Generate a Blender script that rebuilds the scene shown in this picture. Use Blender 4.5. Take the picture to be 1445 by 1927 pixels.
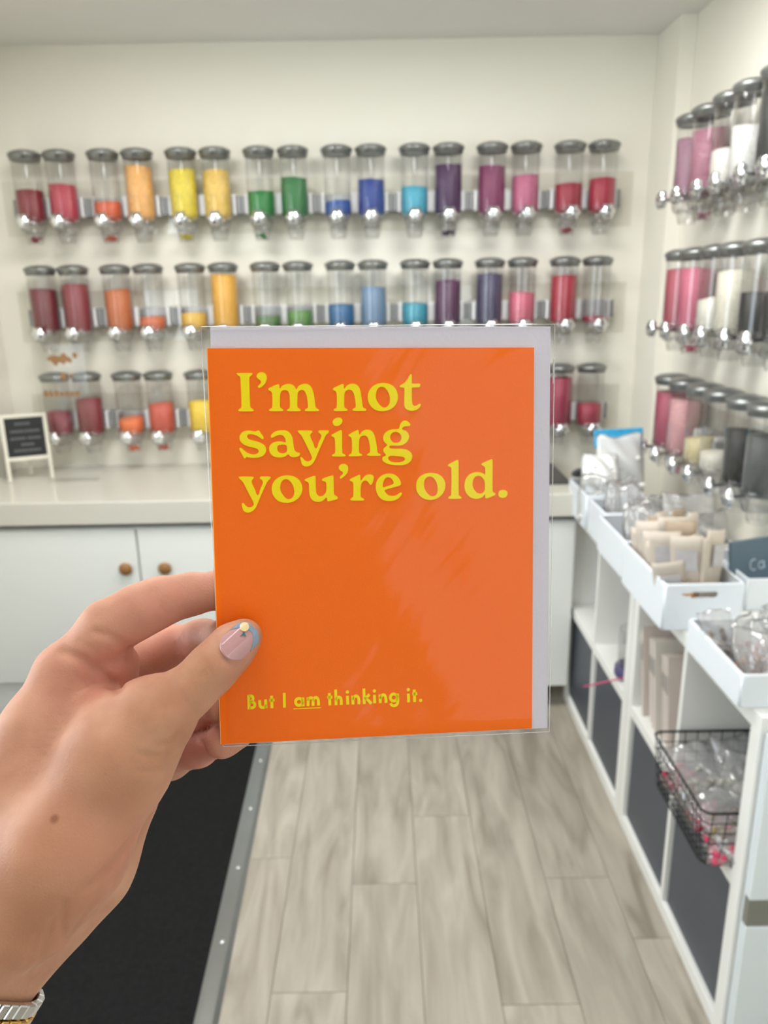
import bpy, bmesh, math, random
import numpy as np
from mathutils import Vector, Matrix
from math import sin, cos, pi, radians

random.seed(7)
for o in list(bpy.data.objects):
    bpy.data.objects.remove(o, do_unlink=True)
SC = bpy.context.scene
COL = SC.collection

# ------------------------------------------------------------------ camera
W, H, F = 1445.0, 1927.0, 1445.0
PITCH, ROLL = radians(16.1), radians(1.0)
CAM = np.array([0.0, 0.0, 1.65])
FW = np.array([0, cos(PITCH), -sin(PITCH)])
R0 = np.array([1.0, 0, 0]); U0 = np.array([0, sin(PITCH), cos(PITCH)])
RT = cos(ROLL) * R0 - sin(ROLL) * U0
UP = sin(ROLL) * R0 + cos(ROLL) * U0
cd = bpy.data.cameras.new('camera')
cam = bpy.data.objects.new('camera', cd); COL.objects.link(cam)
cam.matrix_world = Matrix(((RT[0], UP[0], -FW[0], CAM[0]), (RT[1], UP[1], -FW[1], CAM[1]),
                           (RT[2], UP[2], -FW[2], CAM[2]), (0, 0, 0, 1)))
cd.sensor_fit = 'VERTICAL'; cd.sensor_height = 36.0; cd.lens = F / H * 36.0
cd.clip_start = 0.01; cd.clip_end = 50
cd.dof.use_dof = True; cd.dof.focus_distance = 0.298; cd.dof.aperture_fstop = 15.0
SC.camera = cam
SC.view_settings.view_transform = 'Standard'; SC.view_settings.look = 'None'
SC.view_settings.gamma = 1.0; SC.view_settings.use_curve_mapping = False
SC.view_settings.exposure = 0.0
SC.cycles.transparent_max_bounces = 40
SC.cycles.max_bounces = 12

# ------------------------------------------------------------------ light
wd = bpy.data.worlds.new('daylight'); SC.world = wd; wd.use_nodes = True
bg = wd.node_tree.nodes['Background']
bg.inputs['Color'].default_value = (0.80, 0.90, 1.0, 1); bg.inputs['Strength'].default_value = 1.0

def area(name, loc, target, sx, sy, power, color):
    l = bpy.data.lights.new(name, 'AREA'); l.shape = 'RECTANGLE'; l.size = sx; l.size_y = sy
    l.energy = power; l.color = color
    o = bpy.data.objects.new(name, l); COL.objects.link(o); o.location = loc
    d = Vector(target) - Vector(loc); o.rotation_euler = d.to_track_quat('-Z', 'Y').to_euler()
    return o
WIN_P, CE1, CE2 = 28.0, 22.0, 7.0
# daylight coming in through the shop window in the left wall, just out of frame
area('window_daylight', (-1.60, 0.68, 1.60), (1.0, 0.85, 1.20), 1.35, 1.4, WIN_P, (0.84, 0.93, 1.0))
# and, weaker, through the glazed shop front behind the camera
area('shopfront_daylight', (0.76, -1.47, 1.50), (0.30, 3, 1.30), 0.66, 1.5, 7.5, (0.86, 0.94, 1.0))

# ------------------------------------------------------------------ pixel helpers (photo frame 1445 x 1927)
def ray(x, y): return FW + RT * (x - W / 2) / F - UP * (y - H / 2) / F
def pix(x, y, z): return CAM + ray(x, y) * z
def onz(x, y, z):
    d = ray(x, y); return CAM + d * ((z - CAM[2]) / d[2])

# ------------------------------------------------------------------ material helpers
def lin(c):
    return tuple(((v / 255.0) / 12.92 if v / 255.0 <= 0.04045 else ((v / 255.0 + 0.055) / 1.055) ** 2.4) for v in c) + (1.0,)
MATS = {}
def mat(name, rgb, rough=0.5, metal=0.0, noise=0.0, nscale=20.0, bump=0.0, bscale=80.0, spec=0.5, sss=0.0, coat=0.0):
    if name in MATS: return MATS[name]
    m = bpy.data.materials.new(name); m.use_nodes = True
    nt = m.node_tree; p = nt.nodes['Principled BSDF']
    c = lin(rgb)
    p.inputs['Base Color'].default_value = c
    p.inputs['Roughness'].default_value = rough; p.inputs['Metallic'].default_value = metal
    p.inputs['Specular IOR Level'].default_value = spec
    if coat: p.inputs['Coat Weight'].default_value = coat; p.inputs['Coat Roughness'].default_value = 0.05
    if sss:
        p.inputs['Subsurface Weight'].default_value = sss
        p.inputs['Subsurface Radius'].default_value = (1.0, 0.35, 0.2); p.inputs['Subsurface Scale'].default_value = 0.004
    if noise or bump:
        tc = nt.nodes.new('ShaderNodeTexCoord')
    if noise:
        n = nt.nodes.new('ShaderNodeTexNoise'); n.inputs['Scale'].default_value = nscale; n.inputs['Detail'].default_value = 5
        nt.links.new(tc.outputs['Object'], n.inputs['Vector'])
        mx = nt.nodes.new('ShaderNodeMix'); mx.data_type = 'RGBA'
        mx.inputs[6].default_value = tuple(v * (1 - noise) for v in c[:3]) + (1,)
        mx.inputs[7].default_value = tuple(min(1, v * (1 + noise)) for v in c[:3]) + (1,)
        nt.links.new(n.outputs['Fac'], mx.inputs[0]); nt.links.new(mx.outputs[2], p.inputs['Base Color'])
    if bump:
        n2 = nt.nodes.new('ShaderNodeTexNoise'); n2.inputs['Scale'].default_value = bscale; n2.inputs['Detail'].default_value = 4
        nt.links.new(tc.outputs['Object'], n2.inputs['Vector'])
        b = nt.nodes.new('ShaderNodeBump'); b.inputs['Strength'].default_value = bump; b.inputs['Distance'].default_value = 0.002
        nt.links.new(n2.outputs['Fac'], b.inputs['Height']); nt.links.new(b.outputs['Normal'], p.inputs['Normal'])
    MATS[name] = m
    return m

def clear_mat(name, tint=(0.97, 0.97, 0.97), base=0.045, rough=0.04, bump=0.0, bscale=30.0, haze=0.0, hazecol=(0.9, 0.9, 0.9), power=4.0, stretch=None):
    """thin clear plastic: see-through, with reflection growing towards grazing view"""
    if name in MATS: return MATS[name]
    m = bpy.data.materials.new(name); m.use_nodes = True
    nt = m.node_tree; nt.nodes.remove(nt.nodes['Principled BSDF'])
    out = nt.nodes['Material Output']
    tr = nt.nodes.new('ShaderNodeBsdfTransparent'); tr.inputs['Color'].default_value = tint + (1,)
    gl = nt.nodes.new('ShaderNodeBsdfGlossy'); gl.inputs['Roughness'].default_value = rough
    lw = nt.nodes.new('ShaderNodeLayerWeight'); lw.inputs['Blend'].default_value = 0.5
    pw = nt.nodes.new('ShaderNodeMath'); pw.operation = 'POWER'; pw.inputs[1].default_value = power
    ma = nt.nodes.new('ShaderNodeMath'); ma.operation = 'MULTIPLY_ADD'; ma.inputs[1].default_value = 0.9 - base; ma.inputs[2].default_value = base
    mx = nt.nodes.new('ShaderNodeMixShader')
    nt.links.new(lw.outputs['Facing'], pw.inputs[0]); nt.links.new(pw.outputs[0], ma.inputs[0]); nt.links.new(ma.outputs[0], mx.inputs[0])
    src = tr.outputs[0]
    if haze:
        df = nt.nodes.new('ShaderNodeBsdfDiffuse'); df.inputs['Color'].default_value = hazecol + (1,)
        m2 = nt.nodes.new('ShaderNodeMixShader'); m2.inputs[0].default_value = haze
        nt.links.new(tr.outputs[0], m2.inputs[1]); nt.links.new(df.outputs[0], m2.inputs[2]); src = m2.outputs[0]
    nt.links.new(src, mx.inputs[1]); nt.links.new(gl.outputs[0], mx.inputs[2])
    nt.links.new(mx.outputs[0], out.inputs['Surface'])
    if bump:
        tc = nt.nodes.new('ShaderNodeTexCoord'); n = nt.nodes.new('ShaderNodeTexNoise')
        n.inputs['Scale'].default_value = bscale; n.inputs['Detail'].default_value = 3
        if stretch:
            mp = nt.nodes.new('ShaderNodeMapping'); mp.vector_type = 'TEXTURE'; mp.inputs['Rotation'].default_value = stretch[0]; mp.inputs['Scale'].default_value = stretch[1]
            nt.links.new(tc.outputs['Object'], mp.inputs['Vector']); nt.links.new(mp.outputs[0], n.inputs['Vector'])
        else:
            nt.links.new(tc.outputs['Object'], n.inputs['Vector'])
        b = nt.nodes.new('ShaderNodeBump'); b.inputs['Strength'].default_value = bump; b.inputs['Distance'].default_value = 0.003
        nt.links.new(n.outputs['Fac'], b.inputs['Height'])
        nt.links.new(b.outputs['Normal'], gl.inputs['Normal'])
    MATS[name] = m
    return m

# ------------------------------------------------------------------ object helpers
def tag(o, label=None, cat=None, group=None, kind=None):
    if label: o['label'] = label
    if cat: o['category'] = cat
    if group: o['group'] = group
    if kind: o['kind'] = kind
    return o
def empty(name, loc=(0, 0, 0), rz=0.0, **k):
    o = bpy.data.objects.new(name, None); COL.objects.link(o); o.location = loc; o.rotation_euler = (0, 0, rz)
    o.empty_display_size = 0.05
    return tag(o, **k)
def link(name, me, m=None, parent=None, loc=(0, 0, 0), rot=(0, 0, 0), **k):
    o = bpy.data.objects.new(name, me); COL.objects.link(o)
    if m is not None and len(me.materials) == 0: me.materials.append(m)
    if parent is not None: o.parent = parent
    o.location = loc; o.rotation_euler = rot
    return tag(o, **k)
def mesh(verts, faces, smooth=False, name='m'):
    me = bpy.data.meshes.new(name); me.from_pydata([tuple(map(float, v)) for v in verts], [], faces); me.update()
    if smooth: me.polygons.foreach_set('use_smooth', [True] * len(me.polygons))
    return me
def from_bm(bm, smooth=False):
    me = bpy.data.meshes.new('m'); bmesh.ops.recalc_face_normals(bm, faces=bm.faces); bm.to_mesh(me); bm.free()
    if smooth: me.polygons.foreach_set('use_smooth', [True] * len(me.polygons))
    return me
def add_box(bm, a, b, bevel=0.0, mtx=None):
    a = Vector(a); b = Vector(b)
    r = bmesh.ops.create_cube(bm, size=1.0)
    vs = r['verts']
    for v in vs:
        v.co = Vector((a.x + (v.co.x + .5) * (b.x - a.x), a.y + (v.co.y + .5) * (b.y - a.y), a.z + (v.co.z + .5) * (b.z - a.z)))
    if bevel:
        es = list({e for v in vs for e in v.link_edges})
        rr = bmesh.ops.bevel(bm, geom=es, offset=bevel, segments=2, profile=0.5, affect='EDGES')
        vs = list({v for f in rr['faces'] for v in f.verts} | set(v for v in vs if v.is_valid))
    if mtx is not None:
        for v in vs: v.co = mtx @ v.co
    return vs
def box_mesh(a, b, bevel=0.0):
    bm = bmesh.new(); add_box(bm, a, b, bevel); return from_bm(bm)
def lathe(profile, seg=24, cap=False):
    vs, fs = [], []
    n = len(profile)
    for i in range(seg):
        t = 2 * pi * i / seg
        for r, z in profile: vs.append((r * cos(t), r * sin(t), z))
    for i in range(seg):
        j = (i + 1) % seg
        for k in range(n - 1):
            fs.append((i * n + k, j * n + k, j * n + k + 1, i * n + k + 1))
    if cap:
        fs.append(tuple(i * n for i in range(seg))[::-1]); fs.append(tuple(i * n + n - 1 for i in range(seg)))
    bm = bmesh.new(); me = mesh(vs, fs); bm.from_mesh(me)
    bmesh.ops.remove_doubles(bm, verts=bm.verts, dist=1e-6)
    me2 = from_bm(bm, True)
    return me2
def sweep(bm, pts, r, seg=6, closed=False):
    pts = [Vector(p) for p in pts]; n = len(pts); rings = []
    for i, p in enumerate(pts):
        if closed: d = pts[(i + 1) % n] - pts[i - 1]
        else: d = pts[min(i + 1, n - 1)] - pts[max(i - 1, 0)]
        q = d.to_track_quat('Z', 'Y')
        rings.append([bm.verts.new(p + q @ Vector((r * cos(2 * pi * k / seg), r * sin(2 * pi * k / seg), 0))) for k in range(seg)])
    m = n if closed else n - 1
    for i in range(m):
        A, B = rings[i], rings[(i + 1) % n]
        if closed and i == n - 1:
            off = min(range(seg), key=lambda s: (A[0].co - B[s].co).length); B = B[off:] + B[:off]
        for k in range(seg):
            bm.faces.new((A[k], A[(k + 1) % seg], B[(k + 1) % seg], B[k]))
    if not closed:
        bm.faces.new(rings[0][::-1]); bm.faces.new(rings[-1])
def outline_mesh(loops, depth, bevel=0.0):
    """flat plate bounded by 2D loops (first outer, others holes), thickness along +z"""
    cu = bpy.data.curves.new('c', 'CURVE'); cu.dimensions = '2D'; cu.fill_mode = 'BOTH'
    for lp in loops:
        s = cu.splines.new('POLY'); s.points.add(len(lp) - 1)
        for i, (x, y) in enumerate(lp): s.points[i].co = (x, y, 0, 1)
        s.use_cyclic_u = True
    cu.extrude = depth / 2; cu.bevel_depth = bevel; cu.bevel_resolution = 1; cu.offset = -bevel
    ob = bpy.data.objects.new('tmp', cu)
    me = bpy.data.meshes.new_from_object(ob)
    bpy.data.objects.remove(ob); bpy.data.curves.remove(cu)
    return me
def smooth_loop(pts, n=4):
    out = []; m = len(pts)
    for i in range(m):
        p0, p1, p2, p3 = [np.array(pts[(i + k) % m], float) for k in (-1, 0, 1, 2)]
        for j in range(n):
            t = j / n
            # centripetal-like damping: tension 0.5 scaled by segment length
            L = np.linalg.norm(p2 - p1)
            m1 = (p2 - p0); m2 = (p3 - p1)
            m1 = m1 / (np.linalg.norm(m1) + 1e-9) * L * 0.9; m2 = m2 / (np.linalg.norm(m2) + 1e-9) * L * 0.9
            h = (2 * t**3 - 3 * t**2 + 1) * p1 + (t**3 - 2 * t**2 + t) * m1 + (-2 * t**3 + 3 * t**2) * p2 + (t**3 - t**2) * m2
            out.append(tuple(h))
    return out
def rrect(x0, y0, x1, y1, r, n=4):
    out = []
    for cx, cy, a in ((x1 - r, y0 + r, -90), (x1 - r, y1 - r, 0), (x0 + r, y1 - r, 90), (x0 + r, y0 + r, 180)):
        for k in range(n + 1):
            t = radians(a + 90 * k / n); out.append((cx + r * cos(t), cy + r * sin(t)))
    return out

# ------------------------------------------------------------------ materials
M_wall = mat('wall_paint', (236, 233, 221), 0.75, noise=0.015, nscale=1.2, bump=0.05, bscale=120)
M_ceil = mat('ceiling_paint', (226, 225, 220), 0.9, noise=0.01, nscale=1.0)
M_white = mat('white_laminate', (238, 238, 234), 0.38)
M_door = mat('door_paint', (232, 234, 231), 0.35)
M_counter = mat('white_countertop', (204, 201, 191), 0.18, noise=0.02, nscale=3)
M_gap = mat('gap_shade_grey', (96, 96, 92), 0.7)  # dark grey imitating the shade in the gap under the countertop
M_toe = mat('toe_kick_shade_brown', (86, 78, 66), 0.7)  # dark brown colour stands in for the toe shadow below the cabinet
M_knobwood = mat('brown_wood_knob', (142, 100, 56), 0.45, noise=0.15, nscale=60)
M_carpet = mat('black_carpet', (29, 29, 29), 0.95, noise=0.6, nscale=90, bump=0.9, bscale=320, spec=0.1)
M_alu = mat('aluminium_strip', (150, 152, 150), 0.35, 0.9, noise=0.08, nscale=15)
M_dkpanel = mat('charcoal_board', (72, 77, 86), 0.45, noise=0.03, nscale=4)
M_lid = mat('grey_metal_lid', (136, 138, 136), 0.28, 0.70)
M_chrome = mat('chrome', (225, 227, 230), 0.08, 1.0)
M_brk = mat('silver_bracket', (176, 177, 178), 0.35, 0.6)
M_brkw = mat('white_bracket_fin', (228, 228, 228), 0.3, 0.1)
M_clip = mat('grey_clip', (140, 141, 142), 0.35, 0.4)
M_dkgrey = mat('dark_grey_plastic', (84, 86, 88), 0.4)
M_tube = clear_mat('clear_acrylic_tube', (0.955, 0.955, 0.955), 0.075, 0.03, power=3.0)
M_rail = clear_mat('clear_acrylic_plate', (0.97, 0.97, 0.96), 0.04, 0.05)
M_spout = clear_mat('clear_spout_plastic', (0.91, 0.91, 0.91), 0.08, 0.10, power=2.5)
M_bag = clear_mat('clear_cellophane', (0.93, 0.93, 0.93), 0.10, 0.10, bump=0.9, bscale=26, haze=0.17, power=2.2)
M_bin = mat('white_plastic_bin', (226, 232, 238), 0.42, sss=0.05)
M_blackwire = mat('black_wire', (22, 22, 23), 0.45, 0.3)

# ------------------------------------------------------------------ the room
XL, XR, YB, YF, ZC = -1.634, 1.17, 3.41, -1.50, 2.596
T = 0.08
def struct(name, a, b, m, bevel=0):
    return link(name, box_mesh(a, b, bevel), m, kind='structure')
struct('wall_back', (XL - T, YB, 0), (XR + T, YB + T, ZC), M_wall)
struct('wall_right', (XR, YF, 0), (XR + T, YB, ZC), M_wall)
struct('ceiling', (XL - T, YF - T, ZC), (XR + T, YB + T, ZC + T), M_ceil)
struct('trim_1', (1.11, 3.165, 0.0), (XR - 0.001, YB - 0.001, ZC - 0.001), M_wall)     # boxed-in corner pilaster
bm = bmesh.new()        # front wall with the glazed shop front behind the camera
fx0, fx1, fz0, fz1 = 0.40, 1.12, 0.70, 2.30
add_box(bm, (XL - T, YF - T, 0), (fx0, YF, ZC)); add_box(bm, (fx1, YF - T, 0), (XR + T, YF, ZC))
add_box(bm, (fx0, YF - T, 0), (fx1, YF, fz0)); add_box(bm, (fx0, YF - T, fz1), (fx1, YF, ZC))
link('wall_front', from_bm(bm), M_wall, kind='structure')
w2 = empty('window_2', (fx0, YF - .04, fz0), kind='structure')
for a, b in (((0, -.02, 0), (.05, .02, fz1 - fz0)), ((fx1 - fx0 - .05, -.02, 0), (fx1 - fx0, .02, fz1 - fz0)), ((.05, -.02, 0), (fx1 - fx0 - .05, .02, .05)), ((.05, -.02, fz1 - fz0 - .05), (fx1 - fx0 - .05, .02, fz1 - fz0))):
    link('frame_bar', box_mesh(a, b), M_white, w2)
link('pane', box_mesh((.05, -.006, .05), (fx1 - fx0 - .05, -.002, fz1 - fz0 - .05)), clear_mat('window_glass', (.97, .98, .98), .04, .01), w2)
# left wall with the shop window opening beside the camera
bm = bmesh.new()
wy0, wy1, wz0, wz1 = -0.06, 1.42, 0.80, 2.38
add_box(bm, (XL - T, YF, 0), (XL, wy0, ZC)); add_box(bm, (XL - T, wy1, 0), (XL, YB, ZC))
add_box(bm, (XL - T, wy0, 0), (XL, wy1, wz0)); add_box(bm, (XL - T, wy0, wz1), (XL, wy1, ZC))
link('wall_left', from_bm(bm), M_wall, kind='structure')
wn = empty('window_1', (XL - .03, wy0, wz0), kind='structure')
for a, b in (((-.025, 0, 0), (.02, .05, wz1 - wz0)), ((-.025, wy1 - wy0 - .05, 0), (.02, wy1 - wy0, wz1 - wz0)),
             ((-.025, .05, 0), (.02, wy1 - wy0 - .05, .05)), ((-.025, .05, wz1 - wz0 - .05), (.02, wy1 - wy0 - .05, wz1 - wz0))):
    link('frame_bar', box_mesh(a, b), M_white, wn)
link('pane', box_mesh((-.006, .05, .05), (-.002, wy1 - wy0 - .05, wz1 - wz0 - .05)), clear_mat('window_glass', (.97, .98, .98), .04, .01), wn)

# floor: slab + every plank of it
floor = link('floor', box_mesh((XL - T, YF - T, -0.06), (XR + T, YB + T, -0.005)), mat('subfloor', (70, 66, 60), 0.9), kind='structure')
def plank_material():
    m = bpy.data.materials.new('greige_oak_plank'); m.use_nodes = True; nt = m.node_tree; p = nt.nodes['Principled BSDF']
    p.inputs['Roughness'].default_value = 0.36
    tc = nt.nodes.new('ShaderNodeTexCoord'); oi = nt.nodes.new('ShaderNodeObjectInfo')
    ad = nt.nodes.new('ShaderNodeVectorMath'); ad.operation = 'MULTIPLY_ADD'
    cv = nt.nodes.new('ShaderNodeCombineXYZ')
    ms = nt.nodes.new('ShaderNodeMath'); ms.operation = 'MULTIPLY'; ms.inputs[1].default_value = 37.0
    nt.links.new(oi.outputs['Random'], ms.inputs[0]); nt.links.new(ms.outputs[0], cv.inputs[2]); nt.links.new(ms.outputs[0], cv.inputs[1])
    ad.inputs[1].default_value = (5.0, 0.9, 1.0)
    nt.links.new(tc.outputs['Object'], ad.inputs[0]); nt.links.new(cv.outputs[0], ad.inputs[2])
    n1 = nt.nodes.new('ShaderNodeTexNoise'); n1.inputs['Scale'].default_value = 2.6; n1.inputs['Detail'].default_value = 6; n1.inputs['Distortion'].default_value = 1.1
    nt.links.new(ad.outputs[0], n1.inputs['Vector'])
    ad2 = nt.nodes.new('ShaderNodeVectorMath'); ad2.operation = 'MULTIPLY_ADD'; ad2.inputs[1].default_value = (60.0, 3.0, 1.0)
    nt.links.new(tc.outputs['Object'], ad2.inputs[0]); nt.links.new(cv.outputs[0], ad2.inputs[2])
    n2 = nt.nodes.new('ShaderNodeTexNoise'); n2.inputs['Scale'].default_value = 1.5; n2.inputs['Detail'].default_value = 4
    nt.links.new(ad2.outputs[0], n2.inputs['Vector'])
    rp = nt.nodes.new('ShaderNodeValToRGB')
    e = rp.color_ramp.elements
    e[0].position = 0.28; e[0].color = lin((131, 122, 109)); e[1].position = 0.70; e[1].color = lin((176, 169, 156))
    k = e.new(0.47); k.color = lin((158, 150, 137))
    nt.links.new(n1.outputs['Fac'], rp.inputs['Fac'])
    mx = nt.nodes.new('ShaderNodeMix'); mx.data_type = 'RGBA'; mx.blend_type = 'MULTIPLY'; mx.inputs[0].default_value = 0.22
    rp2 = nt.nodes.new('ShaderNodeValToRGB'); rp2.color_ramp.elements[0].position = .3; rp2.color_ramp.elements[0].color = (.72, .7, .68, 1); rp2.color_ramp.elements[1].position = .6
    nt.links.new(n2.outputs['Fac'], rp2.inputs['Fac'])
    nt.links.new(rp.outputs['Color'], mx.inputs[6]); nt.links.new(rp2.outputs['Color'], mx.inputs[7])
    hs = nt.nodes.new('ShaderNodeHueSaturation')
    mr = nt.nodes.new('ShaderNodeMapRange'); mr.inputs[3].default_value = 0.93; mr.inputs[4].default_value = 1.06
    nt.links.new(oi.outputs['Random'], mr.inputs[0]); nt.links.new(mr.outputs[0], hs.inputs['Value'])
    nt.links.new(mx.outputs[2], hs.inputs['Color']); nt.links.new(hs.outputs['Color'], p.inputs['Base Color'])
    return m
M_plank = plank_material()
PW, PL = 0.1865, 1.22
seam = {0: 1.483, 1: 1.838, 2: 2.131, 3: 1.439, 4: 1.848, 5: 1.628, 6: 2.0, 7: 1.5, -1: 1.95}
pm_cache = {}
for c in range(-1, 8):
    x0 = -0.297 + PW * c; x1 = min(x0 + PW, XR)
    x0 = max(x0, -0.50)
    ys = seam[c]
    while ys > YF: ys -= PL
    while ys < YB:
        ya, yb = max(ys, YF), min(ys + PL, YB)
        if yb - ya > 0.03:
            key = (round(x1 - x0, 4), round(yb - ya, 4))
            if key not in pm_cache:
                g = 0.0007
                pm_cache[key] = box_mesh((g, g, -0.005), (x1 - x0 - g, yb - ya - g, 0.0), 0.0006)
            link('plank', pm_cache[key], M_plank, floor, (x0, ya, 0))
        ys += PL

# black carpet on the left with an aluminium edge strip
def xs(Y): return -0.430 - 0.0256 * Y
car = mesh([(XL, YF, 0.0), (xs(YF), YF, 0.0), (xs(2.795), 2.795, 0.0), (XL, 2.795, 0.0),
            (XL, YF, 0.007), (xs(YF), YF, 0.007), (xs(2.795), 2.795, 0.007), (XL, 2.795, 0.007)],
           [(3, 2, 1, 0), (4, 5, 6, 7), (0, 1, 5, 4), (1, 2, 6, 5), (2, 3, 7, 6), (3, 0, 4, 7)])
link('carpet', car, M_carpet, label='black short-pile carpet on the floor below the wrist', cat='carpet')
st = empty('edge_strip', (xs(0) + .025, 0, 0), label='grey aluminium strip between black carpet and wood floor', cat='floor strip')
vs = []
for Y in (YF, 2.795):
    for dx, z in ((-.004, .0005), (0, .010), (.012, .0115), (.043, .0115), (.056, .0005)):
        vs.append((xs(Y) + dx - (xs(0) + .025), Y, z))
link('strip_profile', mesh(vs, [(i, i + 1, i + 6, i + 5) for i in range(4)] + [(4, 0, 5, 9)]), M_alu, st)
screw = lathe([(0, .0025), (.004, .0022), (.006, 0)], 10)
for k in range(9):
    Y = 0.55 + .27 * k
    link('screw', screw, M_chrome, st, (xs(Y) + .027 - (xs(0) + .025), Y, .0113))

# ------------------------------------------------------------------ back counter
CZ = 0.911
link('countertop', box_mesh((XL + .002, 2.76, .822), (.732, YB - .002, CZ), .004), M_counter,
     label='long thick white countertop below the back wall dispensers', cat='countertop')
knob_me = lathe([(0, .024), (.012, .0235), (.021, .019), (.0255, .011), (.024, .004), (.012, .001), (.010, -.004), (0, -.004)], 24)
def base_cabinet(x0, x1, toe_y, toe_m, label, zb):
    c = empty('base_cabinet', ((x0 + x1) / 2, 2.80, 0), label=label, cat='cabinet')
    ox = (x0 + x1) / 2
    bm = bmesh.new()
    add_box(bm, (x0 - ox, .0, zb), (x1 - ox, .59, .80)); link('body', from_bm(bm), M_white, c)
    link('gap_shade_strip', box_mesh((x0 - ox, .012, .80), (x1 - ox, .59, .821)), M_gap, c)
    link('plinth', box_mesh((x0 - ox, toe_y - 2.80, .0), (x1 - ox, .59, zb)), toe_m, c)
    xm = -.942 if x0 < -1 else .235
    for a, b, kx in ((x0 + .003, xm - .004, xm - .052), (xm + .004, x1 - .003, xm + .098 if x0 < -1 else xm + .06)):
        d = link('door', box_mesh((a - ox, -.020, zb + .005), (b - ox, -.001, .797), .002), M_door, c)
        link('knob', knob_me, M_knobwood, d, (kx - ox, -.021, .640), (radians(90), 0, 0))
base_cabinet(XL + .003, -.26, 2.797, M_door, 'white base cabinet standing on the black carpet with brown round knobs', .155)
base_cabinet(-.258, .730, 2.985, M_toe, 'white base cabinet with recessed plinth in painted shade beside the white cube shelf', .10)
# dark board lying on the counter
link('dark_board', box_mesh((.30, 2.90, CZ + .0005), (.725, 3.22, CZ + .016), .003), mat('slate_board', (74, 75, 72), 0.3),
     label='dark grey flat board lying on the white countertop', cat='board')

# ------------------------------------------------------------------ dispensers
lid_me = lathe([(0, .000), (.030, -.0015), (.046, -.005), (.0575, -.011), (.0625, -.015), (.0635, -.020), (.0625, -.026), (.0585, -.029), (.0585, -.040), (.0545, -.041), (.050, -.036), (0, -.036)], 32)
tube_me = lathe([(.0540, -.0415), (.0540, -.258)], 36)
collar_me = lathe([(.0545, -.252), (.0575, -.253), (.0575, -.262), (.050, -.266), (.040, -.276), (.034, -.280)], 32)
def knob_mesh():
    bm = bmesh.new(); n, rings = 40, []
    for (r, y, lobe) in ((.006, 0, 0), (.006, -.03, 0), (.014, -.033, 0.0), (.026, -.038, .10), (.0295, -.046, .13), (.028, -.053, .12), (.019, -.061, .05), (.008, -.064, 0)):
        ring = []
        for i in range(n):
            t = 2 * pi * i / n; rr = r * (1 + lobe * cos(6 * t))
            ring.append(bm.verts.new((rr * cos(t), y, rr * sin(t))))
        rings.append(ring)
    for A, B in zip(rings, rings[1:]):
        for i in range(n): bm.faces.new((A[i], A[(i + 1) % n], B[(i + 1) % n], B[i]))
    bm.faces.new(rings[0]); bm.faces.new(rings[-1][::-1])
    return from_bm(bm, True)
knobm = knob_mesh()
def housing_mesh():     # round wheel housing below the tube
    bm = bmesh.new(); n = 28
    prof = [(.036, -.044), (.040, -.030), (.041, .030), (.034, .044)]
    rings = [[bm.verts.new((r * cos(2 * pi * i / n), y, -.282 + r * .92 * sin(2 * pi * i / n))) for i in range(n)] for r, y in prof]
    for A, B in zip(rings, rings[1:]):
        for i in range(n): bm.faces.new((A[i], A[(i + 1) % n], B[(i + 1) % n], B[i]))
    bm.faces.new(rings[0]); bm.faces.new(rings[-1][::-1])
    return from_bm(bm, True)
housem = housing_mesh()
spout_me = lathe([(.034, -.300), (.037, -.312), (.032, -.340), (.027, -.352)], 24)
def bracket_mesh():
    bm = bmesh.new()
    add_box(bm, (-.066, .052, -.245), (.066, .0915, -.176), .002)
    add_box(bm, (-.058, .012, -.238), (-.0545, .055, -.184)); add_box(bm, (.0545, .012, -.238), (.058, .055, -.184))
    return from_bm(bm)
brkm = bracket_mesh()
fin_me = box_mesh((-.006, .018, -.250), (.006, .060, -.172), .002)
clip_me = box_mesh((-.0085, .034, -.246), (.009, .080, -.178), .002)

def bead_mat(rgb, coarse):
    key = 'beads_%d_%d_%d_%d' % (*rgb, coarse)
    if key in MATS: return MATS[key]
    m = mat(key, rgb, 0.42); nt = m.node_tree; p = nt.nodes['Principled BSDF']
    tc = nt.nodes.new('ShaderNodeTexCoord'); v = nt.nodes.new('ShaderNodeTexVoronoi'); v.inputs['Scale'].default_value = 95 if coarse else 210
    nt.links.new(tc.outputs['Object'], v.inputs['Vector'])
    b = nt.nodes.new('ShaderNodeBump'); b.inputs['Strength'].default_value = 0.9 if coarse else .5; b.inputs['Distance'].default_value = 0.003; b.invert = True
    nt.links.new(v.outputs['Distance'], b.inputs['Height']); nt.links.new(b.outputs['Normal'], p.inputs['Normal'])
    hs = nt.nodes.new('ShaderNodeHueSaturation'); hs.inputs['Color'].default_value = lin(rgb); hs.inputs['Saturation'].default_value = .94
    mr = nt.nodes.new('ShaderNodeMapRange'); mr.inputs[3].default_value = 0.82; mr.inputs[4].default_value = 1.15
    nt.links.new(v.outputs['Color'], mr.inputs[0]); nt.links.new(mr.outputs[0], hs.inputs['Value']); nt.links.new(hs.outputs['Color'], p.inputs['Base Color'])
    return m
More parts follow.
